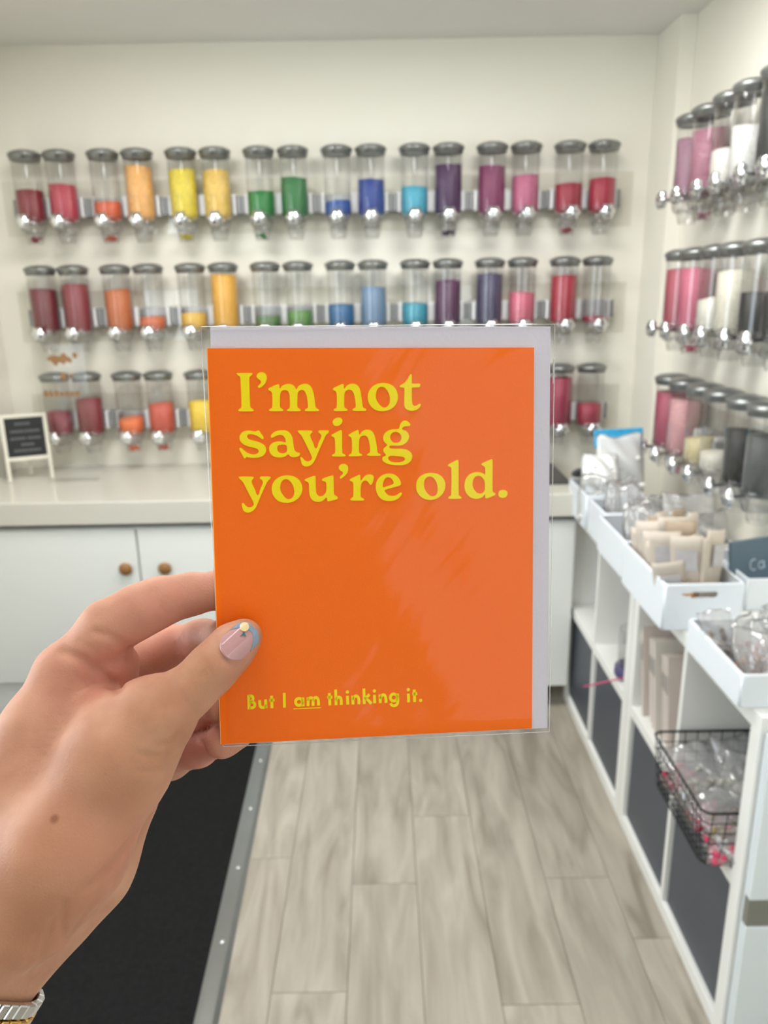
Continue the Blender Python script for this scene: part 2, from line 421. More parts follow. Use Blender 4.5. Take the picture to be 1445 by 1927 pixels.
def fill_mesh(top, seed, residue):
    rnd = random.Random(seed); n = 28
    tilt = rnd.uniform(-.006, .006); tx = rnd.uniform(-.004, .004)
    bm = bmesh.new(); R = .0525
    prof = [(R, top), (R, top * .5 - .128), (R, -.256), (.044, -.266), (.034, -.272)]
    rings = []
    for k, (r, z) in enumerate(prof):
        ring = []
        for i in range(n):
            t = 2 * pi * i / n
            zz = z + ((tilt * sin(t) + tx * cos(t)) if k == 0 else 0)
            ring.append(bm.verts.new((r * cos(t), r * sin(t), zz)))
        rings.append(ring)
    inner = [bm.verts.new((v.co.x * .5, v.co.y * .5, top + .004 + (v.co.z - top) * .5)) for v in rings[0]]
    c = bm.verts.new((0, 0, top + .006))
    for A, B in zip(rings, rings[1:]):
        for i in range(n): bm.faces.new((A[i], A[(i + 1) % n], B[(i + 1) % n], B[i]))
    for i in range(n):
        bm.faces.new((inner[i], inner[(i + 1) % n], rings[0][(i + 1) % n], rings[0][i])); bm.faces.new((c, inner[(i + 1) % n], inner[i]))
    bm.faces.new(rings[-1][::-1])
    if residue:     # a few beads left in the spout
        for k in range(26):
            a = rnd.uniform(0, 2 * pi); rr = rnd.uniform(0, .024)
            mt = Matrix.Translation((rr * cos(a), rr * sin(a), -.336 + rnd.uniform(-.006, .010)))
            bmesh.ops.create_icosphere(bm, subdivisions=1, radius=.006, matrix=mt)
    return from_bm(bm, True)

ORD = ['first', 'second', 'third', 'fourth', 'fifth', 'sixth', 'seventh', 'eighth', 'ninth', 'tenth', 'eleventh', 'twelfth', 'thirteenth', 'fourteenth', 'fifteenth', 'sixteenth']
def dispenser(loc, rz, rgb, cname, level, row, idx, wall, ref, coarse=False, residue=False):
    """level = depth of the bead surface below the lid top (metres, negative z)"""
    d = empty('bead_dispenser', loc, rz, label='clear tube dispenser holding %s beads, %s row of %s wall, %s from %s' % (cname, row, wall, ORD[idx], ref),
              cat='dispenser', group='dispensers on the %s wall' % wall)
    link('tube', tube_me, M_tube, d)
    link('lid', lid_me, M_lid, d)
    link('collar', collar_me, M_spout, d)
    link('wheel_housing', housem, M_spout, d)
    link('spout', spout_me, M_spout, d)
    link('knob', knobm, M_chrome, d, (0, -.046, -.272))
    b = link('bracket', brkm, M_brk, d)
    for s in (-1, 1): link('fin', fin_me, M_brkw, b, (s * .0610, 0, 0)); 
    link('clip', clip_me, M_clip, b, (.0770 if idx % 2 else -.0770, 0, 0))
    if level is not None:
        f = link('beads', fill_mesh(level, idx * 31 + len(row) * 7, residue), bead_mat(rgb, coarse), None, loc, (0, 0, rz),
                 label='%s beads inside %s row dispenser of %s wall, %s from %s' % (cname, row, wall, ORD[idx], ref), cat='beads', kind='stuff')

PX = [-1.328 + .3080 * k for k in range(8)]
BX = [x + s * .0675 for x in PX for s in (-1, 1)]
ZR = {'top': 2.205, 'middle': 1.773, 'bottom': 1.341}
def lev(row, py, base):        # photo pixel of bead surface -> height below lid
    return py
TOPROW = [((140, 26, 44), 'dark red', 358), ((190, 44, 74), 'raspberry red', 345), ((214, 84, 26), 'bright orange', 379), ((238, 176, 92), 'peach', 312),
          ((228, 208, 36), 'lemon yellow', 316), ((230, 192, 84), 'pale gold', 321), ((14, 126, 48), 'vivid green', 359), ((32, 118, 58), 'forest green', 332),
          ((16, 78, 158), 'mid blue', 379), ((6, 58, 148), 'royal blue', 336), ((52, 168, 196), 'turquoise', 349), ((74, 36, 86), 'dark purple', 307),
          ((132, 46, 96), 'plum', 311), ((190, 96, 134), 'rose pink', 328), ((164, 22, 58), 'deep crimson', 343), ((172, 22, 58), 'crimson', 335)]
MIDROW = [((120, 34, 46), 'dark maroon', 545), ((142, 44, 56), 'maroon', 536), ((196, 100, 30), 'burnt orange', 546), ((206, 98, 44), 'rust orange', 598),
          ((222, 176, 44), 'mustard yellow', 591), ((226, 166, 8), 'amber', 517), ((80, 118, 66), 'dull green', 597), ((84, 136, 60), 'leaf green', 587),
          ((20, 96, 148), 'ocean blue', 574), ((104, 136, 168), 'slate blue', 541), ((20, 148, 172), 'teal', 572), ((88, 42, 82), 'aubergine', 528),
          ((70, 64, 98), 'dusky violet', 516), ((206, 94, 120), 'candy pink', 551), ((172, 22, 54), 'ruby red', 519), ((156, 30, 62), 'dark pink', 597)]
BOTROW = [((150, 48, 66), 'brick red', 779), ((140, 38, 50), 'wine red', 753), ((236, 110, 26), 'bright orange', 791), ((206, 76, 48), 'coral red', 763),
          ((240, 204, 14), 'bright yellow', 758), ((226, 190, 60), 'gold', 760), ((60, 130, 70), 'green', 770), ((90, 150, 60), 'lime green', 750),
          ((40, 110, 170), 'blue', 760), ((90, 150, 190), 'sky blue', 770), ((30, 150, 160), 'teal', 755), ((100, 60, 110), 'purple', 765),
          ((120, 70, 130), 'violet', 750), ((200, 120, 150), 'pink', 760), ((160, 34, 72), 'magenta red', 713), ((164, 34, 66), 'cherry red', 763)]
def surf_level(x, py, ax, ay, z0):
    # ray through the pixel column of the tube at that height: intersect the plane of the tube front
    a, b = -0.04, -0.27
    for _ in range(40):
        m = (a + b) / 2
        v = np.array([x, ay - .05, z0 + m]) - CAM
        y = H / 2 - F * (v @ UP) / (v @ FW)
        if y < py: a = m
        else: b = m
    return (a + b) / 2
for row, data in (('top', TOPROW), ('middle', MIDROW), ('bottom', BOTROW)):
    for i, (rgb, cn, py) in enumerate(data):
        lv = min(-.05, surf_level(BX[i], py, 0, 3.31, ZR[row]))
        dispenser((BX[i], 3.31, ZR[row]), 0, rgb, cn, lv, row, i, 'back', 'left corner', coarse=(cn in ('lemon yellow', 'pale gold', 'peach')), residue=(row, i) in (('top', 0), ('top', 2), ('top', 4), ('top', 11), ('top', 14), ('bottom', 2), ('bottom', 3), ('top', 6)))
YR = [2.775 - .302 * k + s * .0675 for k in range(3) for s in (1, -1)]
RTOP = [((158, 116, 136), 'mauve pink', -.085), ((162, 104, 124), 'dusty rose', -.075), ((208, 206, 198), 'white', -.165), ((210, 210, 206), 'pearl white', -.125), ((34, 34, 36), 'black', -.060), ((40, 40, 42), 'off-black', -.075)]
RMID = [((172, 70, 88), 'rose red', -.070), ((194, 92, 120), 'hot pink', -.072), ((208, 206, 194), 'off-white', -.165), ((214, 210, 192), 'cream', -.085), ((30, 31, 33), 'black', -.150), ((28, 28, 30), 'jet black', -.150)]
RBOT = [((172, 66, 96), 'deep pink', -.070), ((208, 152, 156), 'blush pink', -.080), ((204, 192, 146), 'pale yellow', -.185), ((212, 208, 194), 'white', -.205), ((28, 29, 31), 'black', -.105), ((76, 80, 80), 'charcoal', -.100)]
for row, data in (('top', RTOP), ('middle', RMID), ('bottom', RBOT)):
    for i, (rgb, cn, lv) in enumerate(data):
        dispenser((1.07, YR[i], ZR[row]), radians(-90), rgb, cn, lv, row, i, 'right', 'pilaster', coarse=(cn == 'dusty rose'), residue=(i == 1))
for row in ZR:
    z = ZR[row]
    link('mounting_rail', box_mesh((-1.545, 3.4085 - .006, z - .315), (1.048, 3.4085, z - .105), .001), M_rail,
         label='long clear acrylic plate behind the %s dispenser row on back wall' % row, cat='rail')
    link('mounting_rail', box_mesh((XR - .0075, 1.95, z - .315), (XR - .0015, 3.02, z - .105), .001), M_rail,
         label='clear acrylic plate behind the %s dispenser row on right wall' % row, cat='rail')

# ------------------------------------------------------------------ white cube shelves on the right
SX = 0.737; SZ = 0.83
def cube_shelf(y0, label):
    s = empty('cube_shelf', (SX, y0, 0), label=label, cat='shelf', group='white cube shelves along the right wall')
    D = XR - SX - .012; L = .77
    link('side_panel', box_mesh((0, 0, .04), (D, .04, .79), .0015), M_white, s)
    link('side_panel', box_mesh((0, L - .04, .04), (D, L, .79), .0015), M_white, s)
    link('bottom_panel', box_mesh((0, 0, 0), (D, L, .04), .0015), M_white, s)
    link('top_panel', box_mesh((0, 0, .79), (D, L, SZ), .0015), M_white, s)
    link('middle_shelf', box_mesh((.002, .04, .395), (D, L - .04, .430), .001), M_white, s)
    for a, b in ((.04, .395), (.430, .79)):
        link('divider', box_mesh((.001, .376, a), (D, .394, b), .001), M_white, s)
    link('back_panel', box_mesh((D - .004, .04, .43), (D, L - .04, .79)), M_white, s)
    return s
cube_shelf(1.335, 'white cube shelf with a black wire basket in an upper cell')
cube_shelf(2.110, 'white cube shelf standing next to the white base cabinet')
ends = ['next to the white base cabinet', 'under the clear tub with purple base', 'under the stack of flat packets', 'under the black wire basket']
for k, y0 in enumerate((2.504, 2.150, 1.729, 1.375)):
    b = empty('storage_box', (SX + .012, y0 + .004, .041), label='charcoal storage box in lower shelf cell ' + ends[k], cat='box', group='charcoal boxes in the lower cells')
    w = .328
    link('front_panel', box_mesh((0, .0, 0), (.010, w, .345), .003), M_dkpanel, b)
    bm = bmesh.new()
    add_box(bm, (.0105, .002, 0), (.36, .010, .335)); add_box(bm, (.0105, w - .010, 0), (.36, w - .002, .335)); add_box(bm, (.35, .0105, 0), (.36, w - .0105, .335)); add_box(bm, (.0105, .0105, 0), (.35, w - .0105, .008))
    link('body', from_bm(bm), M_dkpanel, b)

# ------------------------------------------------------------------ bins, bags and packets on and in the shelf
def bin_(loc, w, d, h, label, slot=True):
    """open plastic bin, origin at front-left bottom corner; front faces -y"""
    b = empty('storage_bin', loc, label=label, cat='bin', group='white plastic bins on the cube shelves')
    t = .0035
    def wall(lo, li, depth_m, m4):
        me = outline_mesh([lo] + li, t, .0008); o = link('wall', me, M_bin, b); o.matrix_local = m4; return o
    fw = rrect(.004, 0, w - .004, h, .008)
    hole = [rrect(w / 2 - .034, h - .034, w / 2 + .034, h - .018, .0075)] if slot else []
    rx = Matrix.Rotation(radians(90), 4, 'X')
    f = wall(fw, hole, t, Matrix.Translation((0, t / 2, 0)) @ rx); f.name = 'front_wall'
    wall(fw, [], t, Matrix.Translation((0, d - t / 2, 0)) @ rx)
    sw = rrect(.004, 0, d - .004, h, .008)
    ry = Matrix.Rotation(radians(90), 4, 'Z') @ Matrix.Rotation(radians(90), 4, 'X')
    wall(sw, [], t, Matrix.Translation((t / 2, 0, 0)) @ ry); wall(sw, [], t, Matrix.Translation((w - t / 2, 0, 0)) @ ry)
    link('base', box_mesh((.004, .004, 0), (w - .004, d - .004, .004)), M_bin, b)
    bm = bmesh.new(); sweep(bm, [(x, y, h) for x, y in rrect(.003, .003, w - .003, d - .003, .008)], .0032, 6, True)
    link('rim', from_bm(bm, True), M_bin, b)
    bm = bmesh.new(); bmesh.ops.create_cone(bm, cap_ends=True, segments=12, radius1=.004, radius2=.004, depth=h - .002)
    cme = from_bm(bm, True)
    for cx, cy in ((.004, .004), (w - .004, .004), (.004, d - .004), (w - .004, d - .004)):
        link('corner', cme, M_bin, b, (cx, cy, h / 2))
    return b

def bag_mesh(w, h, t, seed, crumple=.012, seal=.0):
    """pillow bag standing in its local xz plane, base at z=0"""
    rnd = random.Random(seed); nx, nz = 14, 16
    ph = [(rnd.uniform(0, 6.28), rnd.uniform(.6, 2.4), rnd.uniform(.6, 2.4), rnd.uniform(-1, 1)) for _ in range(7)]
    bm = bmesh.new(); side = []
    for s in (1, -1):
        g = []
        for j in range(nz + 1):
            row = []
            for i in range(nx + 1):
                u, v = i / nx * 2 - 1, j / nz
                prof = (1 - u ** 4) * (max(0, sin(pi * min(1, v * .92 + .06)))) ** .6 * (1 - .55 * v)
                y = s * t / 2 * prof
                nz_ = sum(a * sin(p + 3 * fx * u * 1.6 + 6 * fz * v) for p, fx, fz, a in ph) * crumple * .33
                x = u * w / 2 * (1 - .05 * sin(5 * v + ph[0][0])) + nz_ * .35
                row.append((x, y + nz_, v * h * (1 + .03 * sin(4 * u + ph[1][0]))))
            g.append(row)
        side.append(g)
    F_ = [[bm.verts.new(p) for p in row] for row in side[0]]
    B_ = []
    for j in range(nz + 1):
        row = []
        for i in range(nx + 1):
            if i in (0, nx) or j in (0, nz): row.append(F_[j][i])
            else: row.append(bm.verts.new(side[1][j][i]))
        B_.append(row)
    for G, fl in ((F_, False), (B_, True)):
        for j in range(nz):
            for i in range(nx):
                q = [G[j][i], G[j][i + 1], G[j + 1][i + 1], G[j + 1][i]]
                if len(set(q)) < 3: continue
                try: bm.faces.new(q[::-1] if fl else q)
                except ValueError: pass
    bmesh.ops.triangulate(bm, faces=bm.faces)
    return from_bm(bm, True)
def lumps_mesh(w, h, t, seed, n=40, r=.008):
    rnd = random.Random(seed); bm = bmesh.new()
    for k in range(n):
        x = rnd.uniform(-.42, .42) * w; z = .012 + abs(rnd.gauss(0, .38)) * h * .55; z = min(z, h * .62)
        y = rnd.uniform(-.28, .28) * t * (1 - .6 * z / h)
        mt = Matrix.Translation((x, y, z)) @ Matrix.Rotation(rnd.uniform(0, 3), 4, 'X') @ Matrix.Diagonal((1, rnd.uniform(.6, 1), rnd.uniform(.6, 1.5), 1))
        bmesh.ops.create_icosphere(bm, subdivisions=1, radius=r * rnd.uniform(.7, 1.2), matrix=mt)
    return from_bm(bm, True)
def clear_bag(loc, rot, w, h, t, seed, rgb, cname, label, group=None, header=None, n=40, r=.008, m=None):
    b = empty('clear_bag', loc, label=label, cat='bag', group=group); b.rotation_euler = rot
    link('film', bag_mesh(w, h, t, seed), m or M_bag, b)
    if rgb: link('contents', lumps_mesh(w, h, t, seed, n, r), mat('lump_%s' % cname.replace(' ', '_'), rgb, .45), b, kind='stuff')
    if header:
        bm = bmesh.new(); add_box(bm, (-w / 2, -.0022, h * .86), (w / 2, .0022, h * 1.06), .0008)
        link('header_card', from_bm(bm), mat('header_%s' % cname.replace(' ', '_'), header, .5), b)
    return b

Z0 = SZ + .001
# bin C: cream paper packets
bin_((.680, 1.740, Z0), .195, .330, .118, 'white bin full of upright cream paper packets')
M_pack = mat('cream_kraft_paper', (198, 187, 174), 0.7, noise=0.10, nscale=26, bump=.25, bscale=60)
M_pack2 = mat('tan_kraft_paper', (160, 142, 122), 0.7, noise=0.14, nscale=30, bump=.25, bscale=60)
M_win = mat('grey_packet_print', (188, 184, 186), .5, noise=.2, nscale=40)
def packet(loc, rot, w, h, bend, label, m):
    p = empty('paper_packet', loc, label=label, cat='packet', group='cream packets in the bin'); p.rotation_euler = rot
    nx, nz = 6, 8; vs, fs = [], []
    for s in (0, 1):
        for j in range(nz + 1):
            for i in range(nx + 1):
                u, v = i / nx * 2 - 1, j / nz
                th = .0045 * (1 - v) ** .5 * (1 - u * u * .5) + .0008
                vs.append((u * w / 2, bend * v * v + .006 * u * u * v + (th if s else -th), v * h))
    N = (nx + 1) * (nz + 1)
    for j in range(nz):
        for i in range(nx):
            a = j * (nx + 1) + i
            fs.append((a, a + 1, a + nx + 2, a + nx + 1)); fs.append((N + a + nx + 1, N + a + nx + 2, N + a + 1, N + a))
    def rim(seq):
        for a, b in zip(seq, seq[1:]): fs.append((b, a, N + a, N + b))
    rim([i for i in range(nx + 1)]); rim([nx + j * (nx + 1) for j in range(nz + 1)])
    rim([nz * (nx + 1) + i for i in range(nx, -1, -1)]); rim([j * (nx + 1) for j in range(nz, -1, -1)])
    link('sleeve', mesh(vs, fs, True), m, p)
    lb = link('print', box_mesh((-w * .3, -.0040, h * .60), (w * .3, -.0030, h * .84)), M_win, p, (0, bend * .5 - .003, 0)); lb.rotation_euler = (-math.atan(bend * 1.4 / h), 0, 0)
    return p
rnd = random.Random(3)
for k in range(24):
    row, colm = divmod(k, 4)
    x = .736 + .029 * colm + rnd.uniform(-.003, .003); y = 1.795 + .044 * row + rnd.uniform(-.008, .008)
    lean = (x - .780) * 3.6 + rnd.uniform(-.10, .08)
    m_ = M_pack2 if k % 6 == 5 else M_pack
    packet((x, y, Z0 + .006), (rnd.uniform(-.14, .06), lean, radians(rnd.uniform(-24, 24) + (58 if colm >= 2 else -22))), .078, .195 + rnd.uniform(-.035, .045) - abs(x - .79) * .15, rnd.uniform(-.022, .022),
           'tan paper packet standing among cream packets in white bin' if m_ is M_pack2 else 'cream paper packet standing in the white bin with oval slot', m_)
# orange twine coil inside the front of the bin
bm = bmesh.new()
for k in range(5):
    sweep(bm, [(.024 * cos(t) * (1 - .08 * k), .007 * sin(t) - .0008 * k, .012 + .0042 * k) for t in [2 * pi * i / 18 for i in range(18)]], .0022, 5, True)
link('twine_coil', from_bm(bm, True), mat('orange_twine', (196, 128, 48), .6), None, (.735, 1.757, Z0 + .07), (0.3, 0, 0), label='small coil of orange twine inside the packet bin', cat='twine')

# bin B: clear bags of brown goods
bin_((.690, 2.095, Z0), .195, .270, .112, 'white bin holding clear bags of brown goods')
cols = [((104, 84, 70), 'brown'), ((134, 112, 92), 'tan'), ((196, 132, 62), 'orange'), ((120, 100, 84), 'umber')]
for k in range(5):
    rgb, cn = cols[k % 4]
    clear_bag((.762 + .014 * k, 2.150 + .042 * k, Z0 + .006), (radians(-14 + 5 * k), 0, radians(-18 + 11 * k)), .110, .185, .050, 20 + k, rgb, cn,
              'clear bag of %s pieces in the white bin beside packets' % (cn if k else 'dark brown'), 'bags in the middle bins', n=80, r=.011)
# bin B2 and A farther along
bin_((.712, 2.378, Z0), .185, .185, .112, 'white bin with grey clear bags, between two other bins')
for k in range(3):
    clear_bag((.785 + .02 * k, 2.44 + .035 * k, Z0 + .006), (radians(-10), 0, radians(-20 + 25 * k)), .115, .185, .05, 40 + k, (140, 134, 136), 'grey',
              'clear bag of grey pieces in the narrow white bin', 'bags in the middle bins', n=80, r=.011)
bin_((.706, 2.580, Z0), .200, .255, .118, 'white bin nearest the back counter, under the blue-topped bag')
for k in range(4):
    clear_bag((.745 + .032 * k, 2.62 + .05 * k, Z0 + .006), (radians(-12 + 6 * k), 0, radians(-25 + 16 * k)), .115, .175 + .015 * (k % 2), .05, 60 + k, (206, 206, 200), 'white goods',
              'clear bag of white pieces in the bin nearest the counter', 'bags in the far bin', n=44, r=.010)
# loose items lying on the bags
M_fluff = clear_mat('milky_film', (0.9, .9, .9), .12, .25, bump=.8, bscale=22, haze=.72, hazecol=(.88, .89, .88), power=2.0)
b = clear_bag((.872, 2.740, Z0 + .085), (radians(-8), 0, radians(12)), .190, .215, .085, 81, (232, 232, 226), 'white fluff', 'big milky bag with bright blue top band on the far bin', None, n=60, r=.018, m=M_fluff)
link('blue_band', box_mesh((-.092, -.004, .168), (.100, .012, .236), .004), mat('sky_blue_film', (58, 168, 216), .25, noise=.35, nscale=28, bump=.5, bscale=40), b, (0, .012, 0), label='sky blue band')
clear_bag((.775, 2.665, Z0 + .13), (radians(-35), 0, radians(-10)), .13, .13, .05, 83, (226, 224, 216), 'ivory', 'small milky bag slumped in front of the blue-topped bag', None, n=40, r=.010, m=M_fluff)
link('tin_lid', lathe([(0, .010), (.030, .010), (.036, .007), (.037, 0), (.034, -.002), (0, -.002)], 24), M_dkgrey, None, (.742, 2.80, Z0 + .150), (radians(-40), radians(-8), 0), label='dark grey round lid resting on the far bin', cat='lid')
# right-hand row of things behind, under the wall dispensers
bin_((.935, 1.850, Z0), .20, .24, .085, 'low white bin against the right wall under the dispensers')
bb = empty('blue_packet', (.975, 1.93, Z0 + .008), label='slate blue packet standing in the low wall-side bin', cat='packet'); bb.rotation_euler = (radians(-8), 0, radians(20))
link('sleeve', box_mesh((-.055, -.006, 0), (.12, .006, .155), .003), mat('slate_blue_paper', (84, 104, 118), .5, noise=.06), bb)
bm = bmesh.new()
sweep(bm, [(.020 + .012 * cos(t), -.0068, .085 + .015 * sin(t)) for t in [radians(60 + 24 * i) for i in range(11)]], .0016, 5)
sweep(bm, [(.046 + .009 * cos(t), -.0068, .081 + .010 * sin(t)) for t in [2 * pi * i / 14 for i in range(14)]], .0016, 5, True)
sweep(bm, [(.056, -.0068, .092), (.056, -.0068, .081), (.058, -.0068, .071)], .0016, 5)
link('faded_lettering', from_bm(bm), mat('pale_blue_ink', (190, 206, 214), .5), bb, kind='stuff')
clear_bag((.985, 2.20, Z0 + .001), (radians(-20), 0, radians(15)), .17, .16, .07, 90, (132, 124, 112), 'taupe', 'clear bag of taupe pieces leaning by the right wall', None, n=50, r=.011)
clear_bag((1.02, 2.46, Z0 + .001), (radians(-16), 0, radians(-10)), .17, .15, .06, 91, (158, 150, 136), 'sand', 'clear bag of sand coloured pieces by the right wall', None, n=50, r=.011)
# bin D near
bin_((.706, 1.372, Z0), .215, .275, .070, 'low white tray full of clear bags with red and brown sweets')
dcol = [((128, 92, 72), 'brown'), ((176, 74, 84), 'pinkish red'), ((168, 128, 70), 'mustard brown'), ((120, 104, 94), 'greyish brown'), ((150, 60, 60), 'dark red'), ((96, 88, 84), 'smoky grey')]
for k in range(6):
    rgb, cn = dcol[k]
    clear_bag((.765 + .05 * (k % 3), 1.425 + .075 * (k // 3) + .035 * (k % 2), Z0 + .012), (radians(-38 + 10 * (k % 3)), radians(6 * (k % 2)), radians(-24 + 17 * k)), .105, .125, .05, 100 + k, rgb, 'tray ' + cn,
              'clear bag of %s pieces lying in the low white tray' % cn, 'bags in the low tray', n=52, r=.0085)

# upper cells: tub with purple base, flat packets, wire basket
tub = empty('clear_tub', (.800, 2.25, .4305), label='clear plastic tub with purple base in the shelf cell', cat='tub')
link('wall', lathe([(.050, .040), (.052, .140), (.050, .165), (.047, .168)], 28), M_spout, tub)
link('base', lathe([(0, .001), (.056, .001), (.060, .010), (.058, .034), (.050, .040), (0, .040)], 28), mat('purple_plastic', (78, 72, 112), .35), tub)
ps = pix(1093, 1303, 1.0)
a3 = Vector((.830, 2.185, .478)); b3 = Vector((.640, 2.245, .397))
bm = bmesh.new(); sweep(bm, [a3 - b3, (a3 - b3) * .5, Vector((0, 0, 0))], .0028, 8)
link('pink_stick', from_bm(bm, True), mat('pink_plastic', (196, 84, 120), .4), None, b3, label='thin pink stick poking out over the charcoal boxes', cat='stick')
M_card = mat('beige_card', (222, 214, 204), .6, noise=.06, nscale=12)
M_cardp = mat('pink_beige_card', (212, 198, 190), .6, noise=.08, nscale=14)
for k in range(7):
    fp = empty('flat_packet', (.752 + .006 * (k % 3), 1.80 + .034 * k, .4312), label='flat beige card packet standing on edge in the shelf cell', cat='packet', group='flat packets in the shelf cell')
    fp.rotation_euler = (radians(-13), 0, 0)
    hgt = .27 - .012 * (k % 3)
    link('card', box_mesh((0, 0, 0), (.24, .010, hgt), .001), M_card if k % 2 else M_cardp, fp)
    link('flap', box_mesh((-.0015, .001, hgt * .62), (.0, .009, hgt * .80)), mat('grey_print', (150, 146, 140), .5), fp)

def basket(x0, x1, y0, y1, z0, h):
    b = empty('wire_basket', ((x0 + x1) / 2, (y0 + y1) / 2, z0), label='black wire basket of clear bags sticking out of the shelf', cat='basket')
    ox, oy = (x0 + x1) / 2, (y0 + y1) / 2
    tp = .012
    def ring(z, k):
        return [(x, y, z) for x, y in rrect(x0 - ox + k, y0 - oy + k, x1 - ox - k, y1 - oy - k, .02, 3)]
    bm = bmesh.new(); sweep(bm, ring(h, 0), .0030, 6, True); link('rim', from_bm(bm, True), M_blackwire, b)
    bm = bmesh.new(); sweep(bm, ring(.003, tp), .0026, 6, True); link('base_frame', from_bm(bm, True), M_blackwire, b)
    ww = box_mesh((0, 0, 0), (1, 1, 1))
    for j in range(1, 5):
        f = j / 5; bm = bmesh.new(); sweep(bm, ring(.003 + (h - .003) * f, tp * (1 - f)), .0013, 5, True); link('side_wire', from_bm(bm, True), M_blackwire, b)
    def wire(pts):
        bm = bmesh.new(); sweep(bm, pts, .0013, 5); link('cross_wire', from_bm(bm, True), M_blackwire, b)
    n = 13
    for i in range(n + 1):
        y = y0 - oy + .02 + (y1 - y0 - .04) * i / n
        wire([(x0 - ox, y, h), (x0 - ox + tp, y, .003), (x1 - ox - tp, y, .003), (x1 - ox, y, h)])
    n = 9
    for i in range(n + 1):
        x = x0 - ox + .02 + (x1 - x0 - .04) * i / n
        wire([(x, y0 - oy, h), (x, y0 - oy + tp, .003), (x, y1 - oy - tp, .003), (x, y1 - oy, h)])
basket(.668, .985, 1.384, 1.700, .4312, .140)
for k, (x, y, zz, rgb, cn, rx, rzz) in enumerate(((.76, 1.60, .075, (176, 172, 160), 'pale beige', -62, 10), (.84, 1.55, .085, (168, 166, 156), 'pale grey', -66, -20), (.80, 1.46, .062, (150, 128, 92), 'golden brown', -70, 30), (.90, 1.47, .07, (120, 112, 84), 'olive', -68, -10), (.90, 1.62, .08, (184, 180, 170), 'off white', -60, 15))):
    clear_bag((x, y - .06, .4312 + zz - .03), (radians(rx), 0, radians(rzz)), .15, .16, .045, 140 + k, rgb, 'basket ' + cn, 'clear bag of %s pieces on top in the wire basket' % cn, 'bags in the wire basket', n=30, r=.011)
for k in range(5):
    clear_bag((.700 + .02 * (k % 2), 1.435 + .052 * k, .4312 + .012), (radians(-72), 0, radians(-90 + 8 * (k - 2))), .10, .15, .055, 160 + k, (206, 60, 98), 'basket pink',
              'bag of bright pink pieces at the bottom of the wire basket', 'pink bags in the wire basket', n=70, r=.010)

# flat white crate standing against the end of the cube shelf
cr8 = empty('storage_crate', (.745, 1.305, 0), label='flat white crate with grey handle slot against the cube shelf end', cat='crate')
M_tw = mat('white_glossy_plastic', (226, 234, 238), .3)
for a_, b_ in (((.0, .0, 0), (.38, .009, .350)), ((.0, .0, .419), (.38, .009, .80))): link('front_wall', box_mesh(a_, b_, .002), M_tw, cr8)
link('back_wall', box_mesh((.0, .021, 0), (.38, .026, .80), .001), M_tw, cr8)
for a_, b_ in (((.0, .010, 0), (.006, .020, .350)), ((.0, .010, .419), (.006, .020, .80)), ((.374, .010, 0), (.38, .020, .80))): link('side_wall', box_mesh(a_, b_, .001), M_tw, cr8)
link('bottom', box_mesh((.008, .010, 0), (.372, .020, .006)), M_tw, cr8)
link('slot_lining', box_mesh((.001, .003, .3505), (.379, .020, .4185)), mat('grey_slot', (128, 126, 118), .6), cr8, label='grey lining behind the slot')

# ------------------------------------------------------------------ counter sign and clear acrylic sign
sg = empty('easel_sign', (-1.470, 3.13, CZ + .001), radians(24), label='small white easel with black letter board on the countertop', cat='sign')
M_wood = mat('white_painted_wood', (226, 222, 208), .6, noise=.03)
tl = Matrix.Rotation(radians(-9), 4, 'X')
bm = bmesh.new()
for a, b in (((-.088, -.006, .0), (-.074, .006, .275)), ((.074, -.006, .0), (.088, .006, .275)), ((-.075, -.006, .261), (.075, .006, .275)), ((-.075, -.006, .085), (.075, .006, .100)), ):
    add_box(bm, a, b, .001, tl)
link('frame', from_bm(bm), M_wood, sg)
bm = bmesh.new(); add_box(bm, (-.008, .085, 0), (.008, .093, .18), .001, Matrix.Rotation(radians(6), 4, 'X')); link('back_leg', from_bm(bm), M_wood, sg)
o = link('letter_board', box_mesh((-.074, -.003, .100), (.074, .003, .261)), mat('black_letter_board', (22, 23, 25), .6), sg); o.rotation_euler = (radians(-9), 0, 0)
bm = bmesh.new()
for r, (z, segs) in enumerate(((.236, ((-.035, .02),)), (.205, ((-.055, -.012), (-.002, .052))), (.176, ((-.058, .0), (.008, .056))), (.150, ((-.020, .026),)), (.126, ((-.050, -.006), (.002, .050))))):
    for a, b in segs:
        x = a
        while x < b:
            add_box(bm, (x, -.0045, z - .005), (x + .006, -.0031, z + .005)); x += .0085
o = link('faint_lettering', from_bm(bm), mat('grey_lettering', (98, 100, 104), .6), sg); o.rotation_euler = (radians(-9), 0, 0)

ac = empty('acrylic_sign', (-1.285, 3.115, CZ + .001), radians(6), label='clear acrylic sign with brown leafy print in front of dispensers', cat='sign')
link('panel', box_mesh((-.10, -.0015, .0), (.10, .0015, .555), .0005), clear_mat('sign_acrylic', (.985, .985, .98), .02, .03, power=5), ac)
link('foot', box_mesh((-.10, -.03, .0), (.10, .03, .004), .001), clear_mat('sign_acrylic'), ac)
M_brown = mat('brown_print', (142, 104, 66), .6, noise=.15, nscale=40)
def blob(pts, name='leaf'):
    me = outline_mesh([smooth_loop(pts, 4)], .0006); o = link(name, me, M_brown, ac); o.matrix_local = Matrix.Translation((0, -.0022, 0)) @ Matrix.Rotation(radians(90), 4, 'X')
blob([(-.045, .500), (-.02, .512), (.005, .508), (.02, .520), (.035, .506), (.05, .495), (.045, .480), (.028, .486), (.02, .476), (.0, .484), (-.012, .470), (-.028, .486)])
blob([(.055, .512), (.066, .522), (.074, .508), (.062, .498)])
blob([(.0, .432), (.012, .444), (.022, .430), (.012, .410), (.003, .416)])
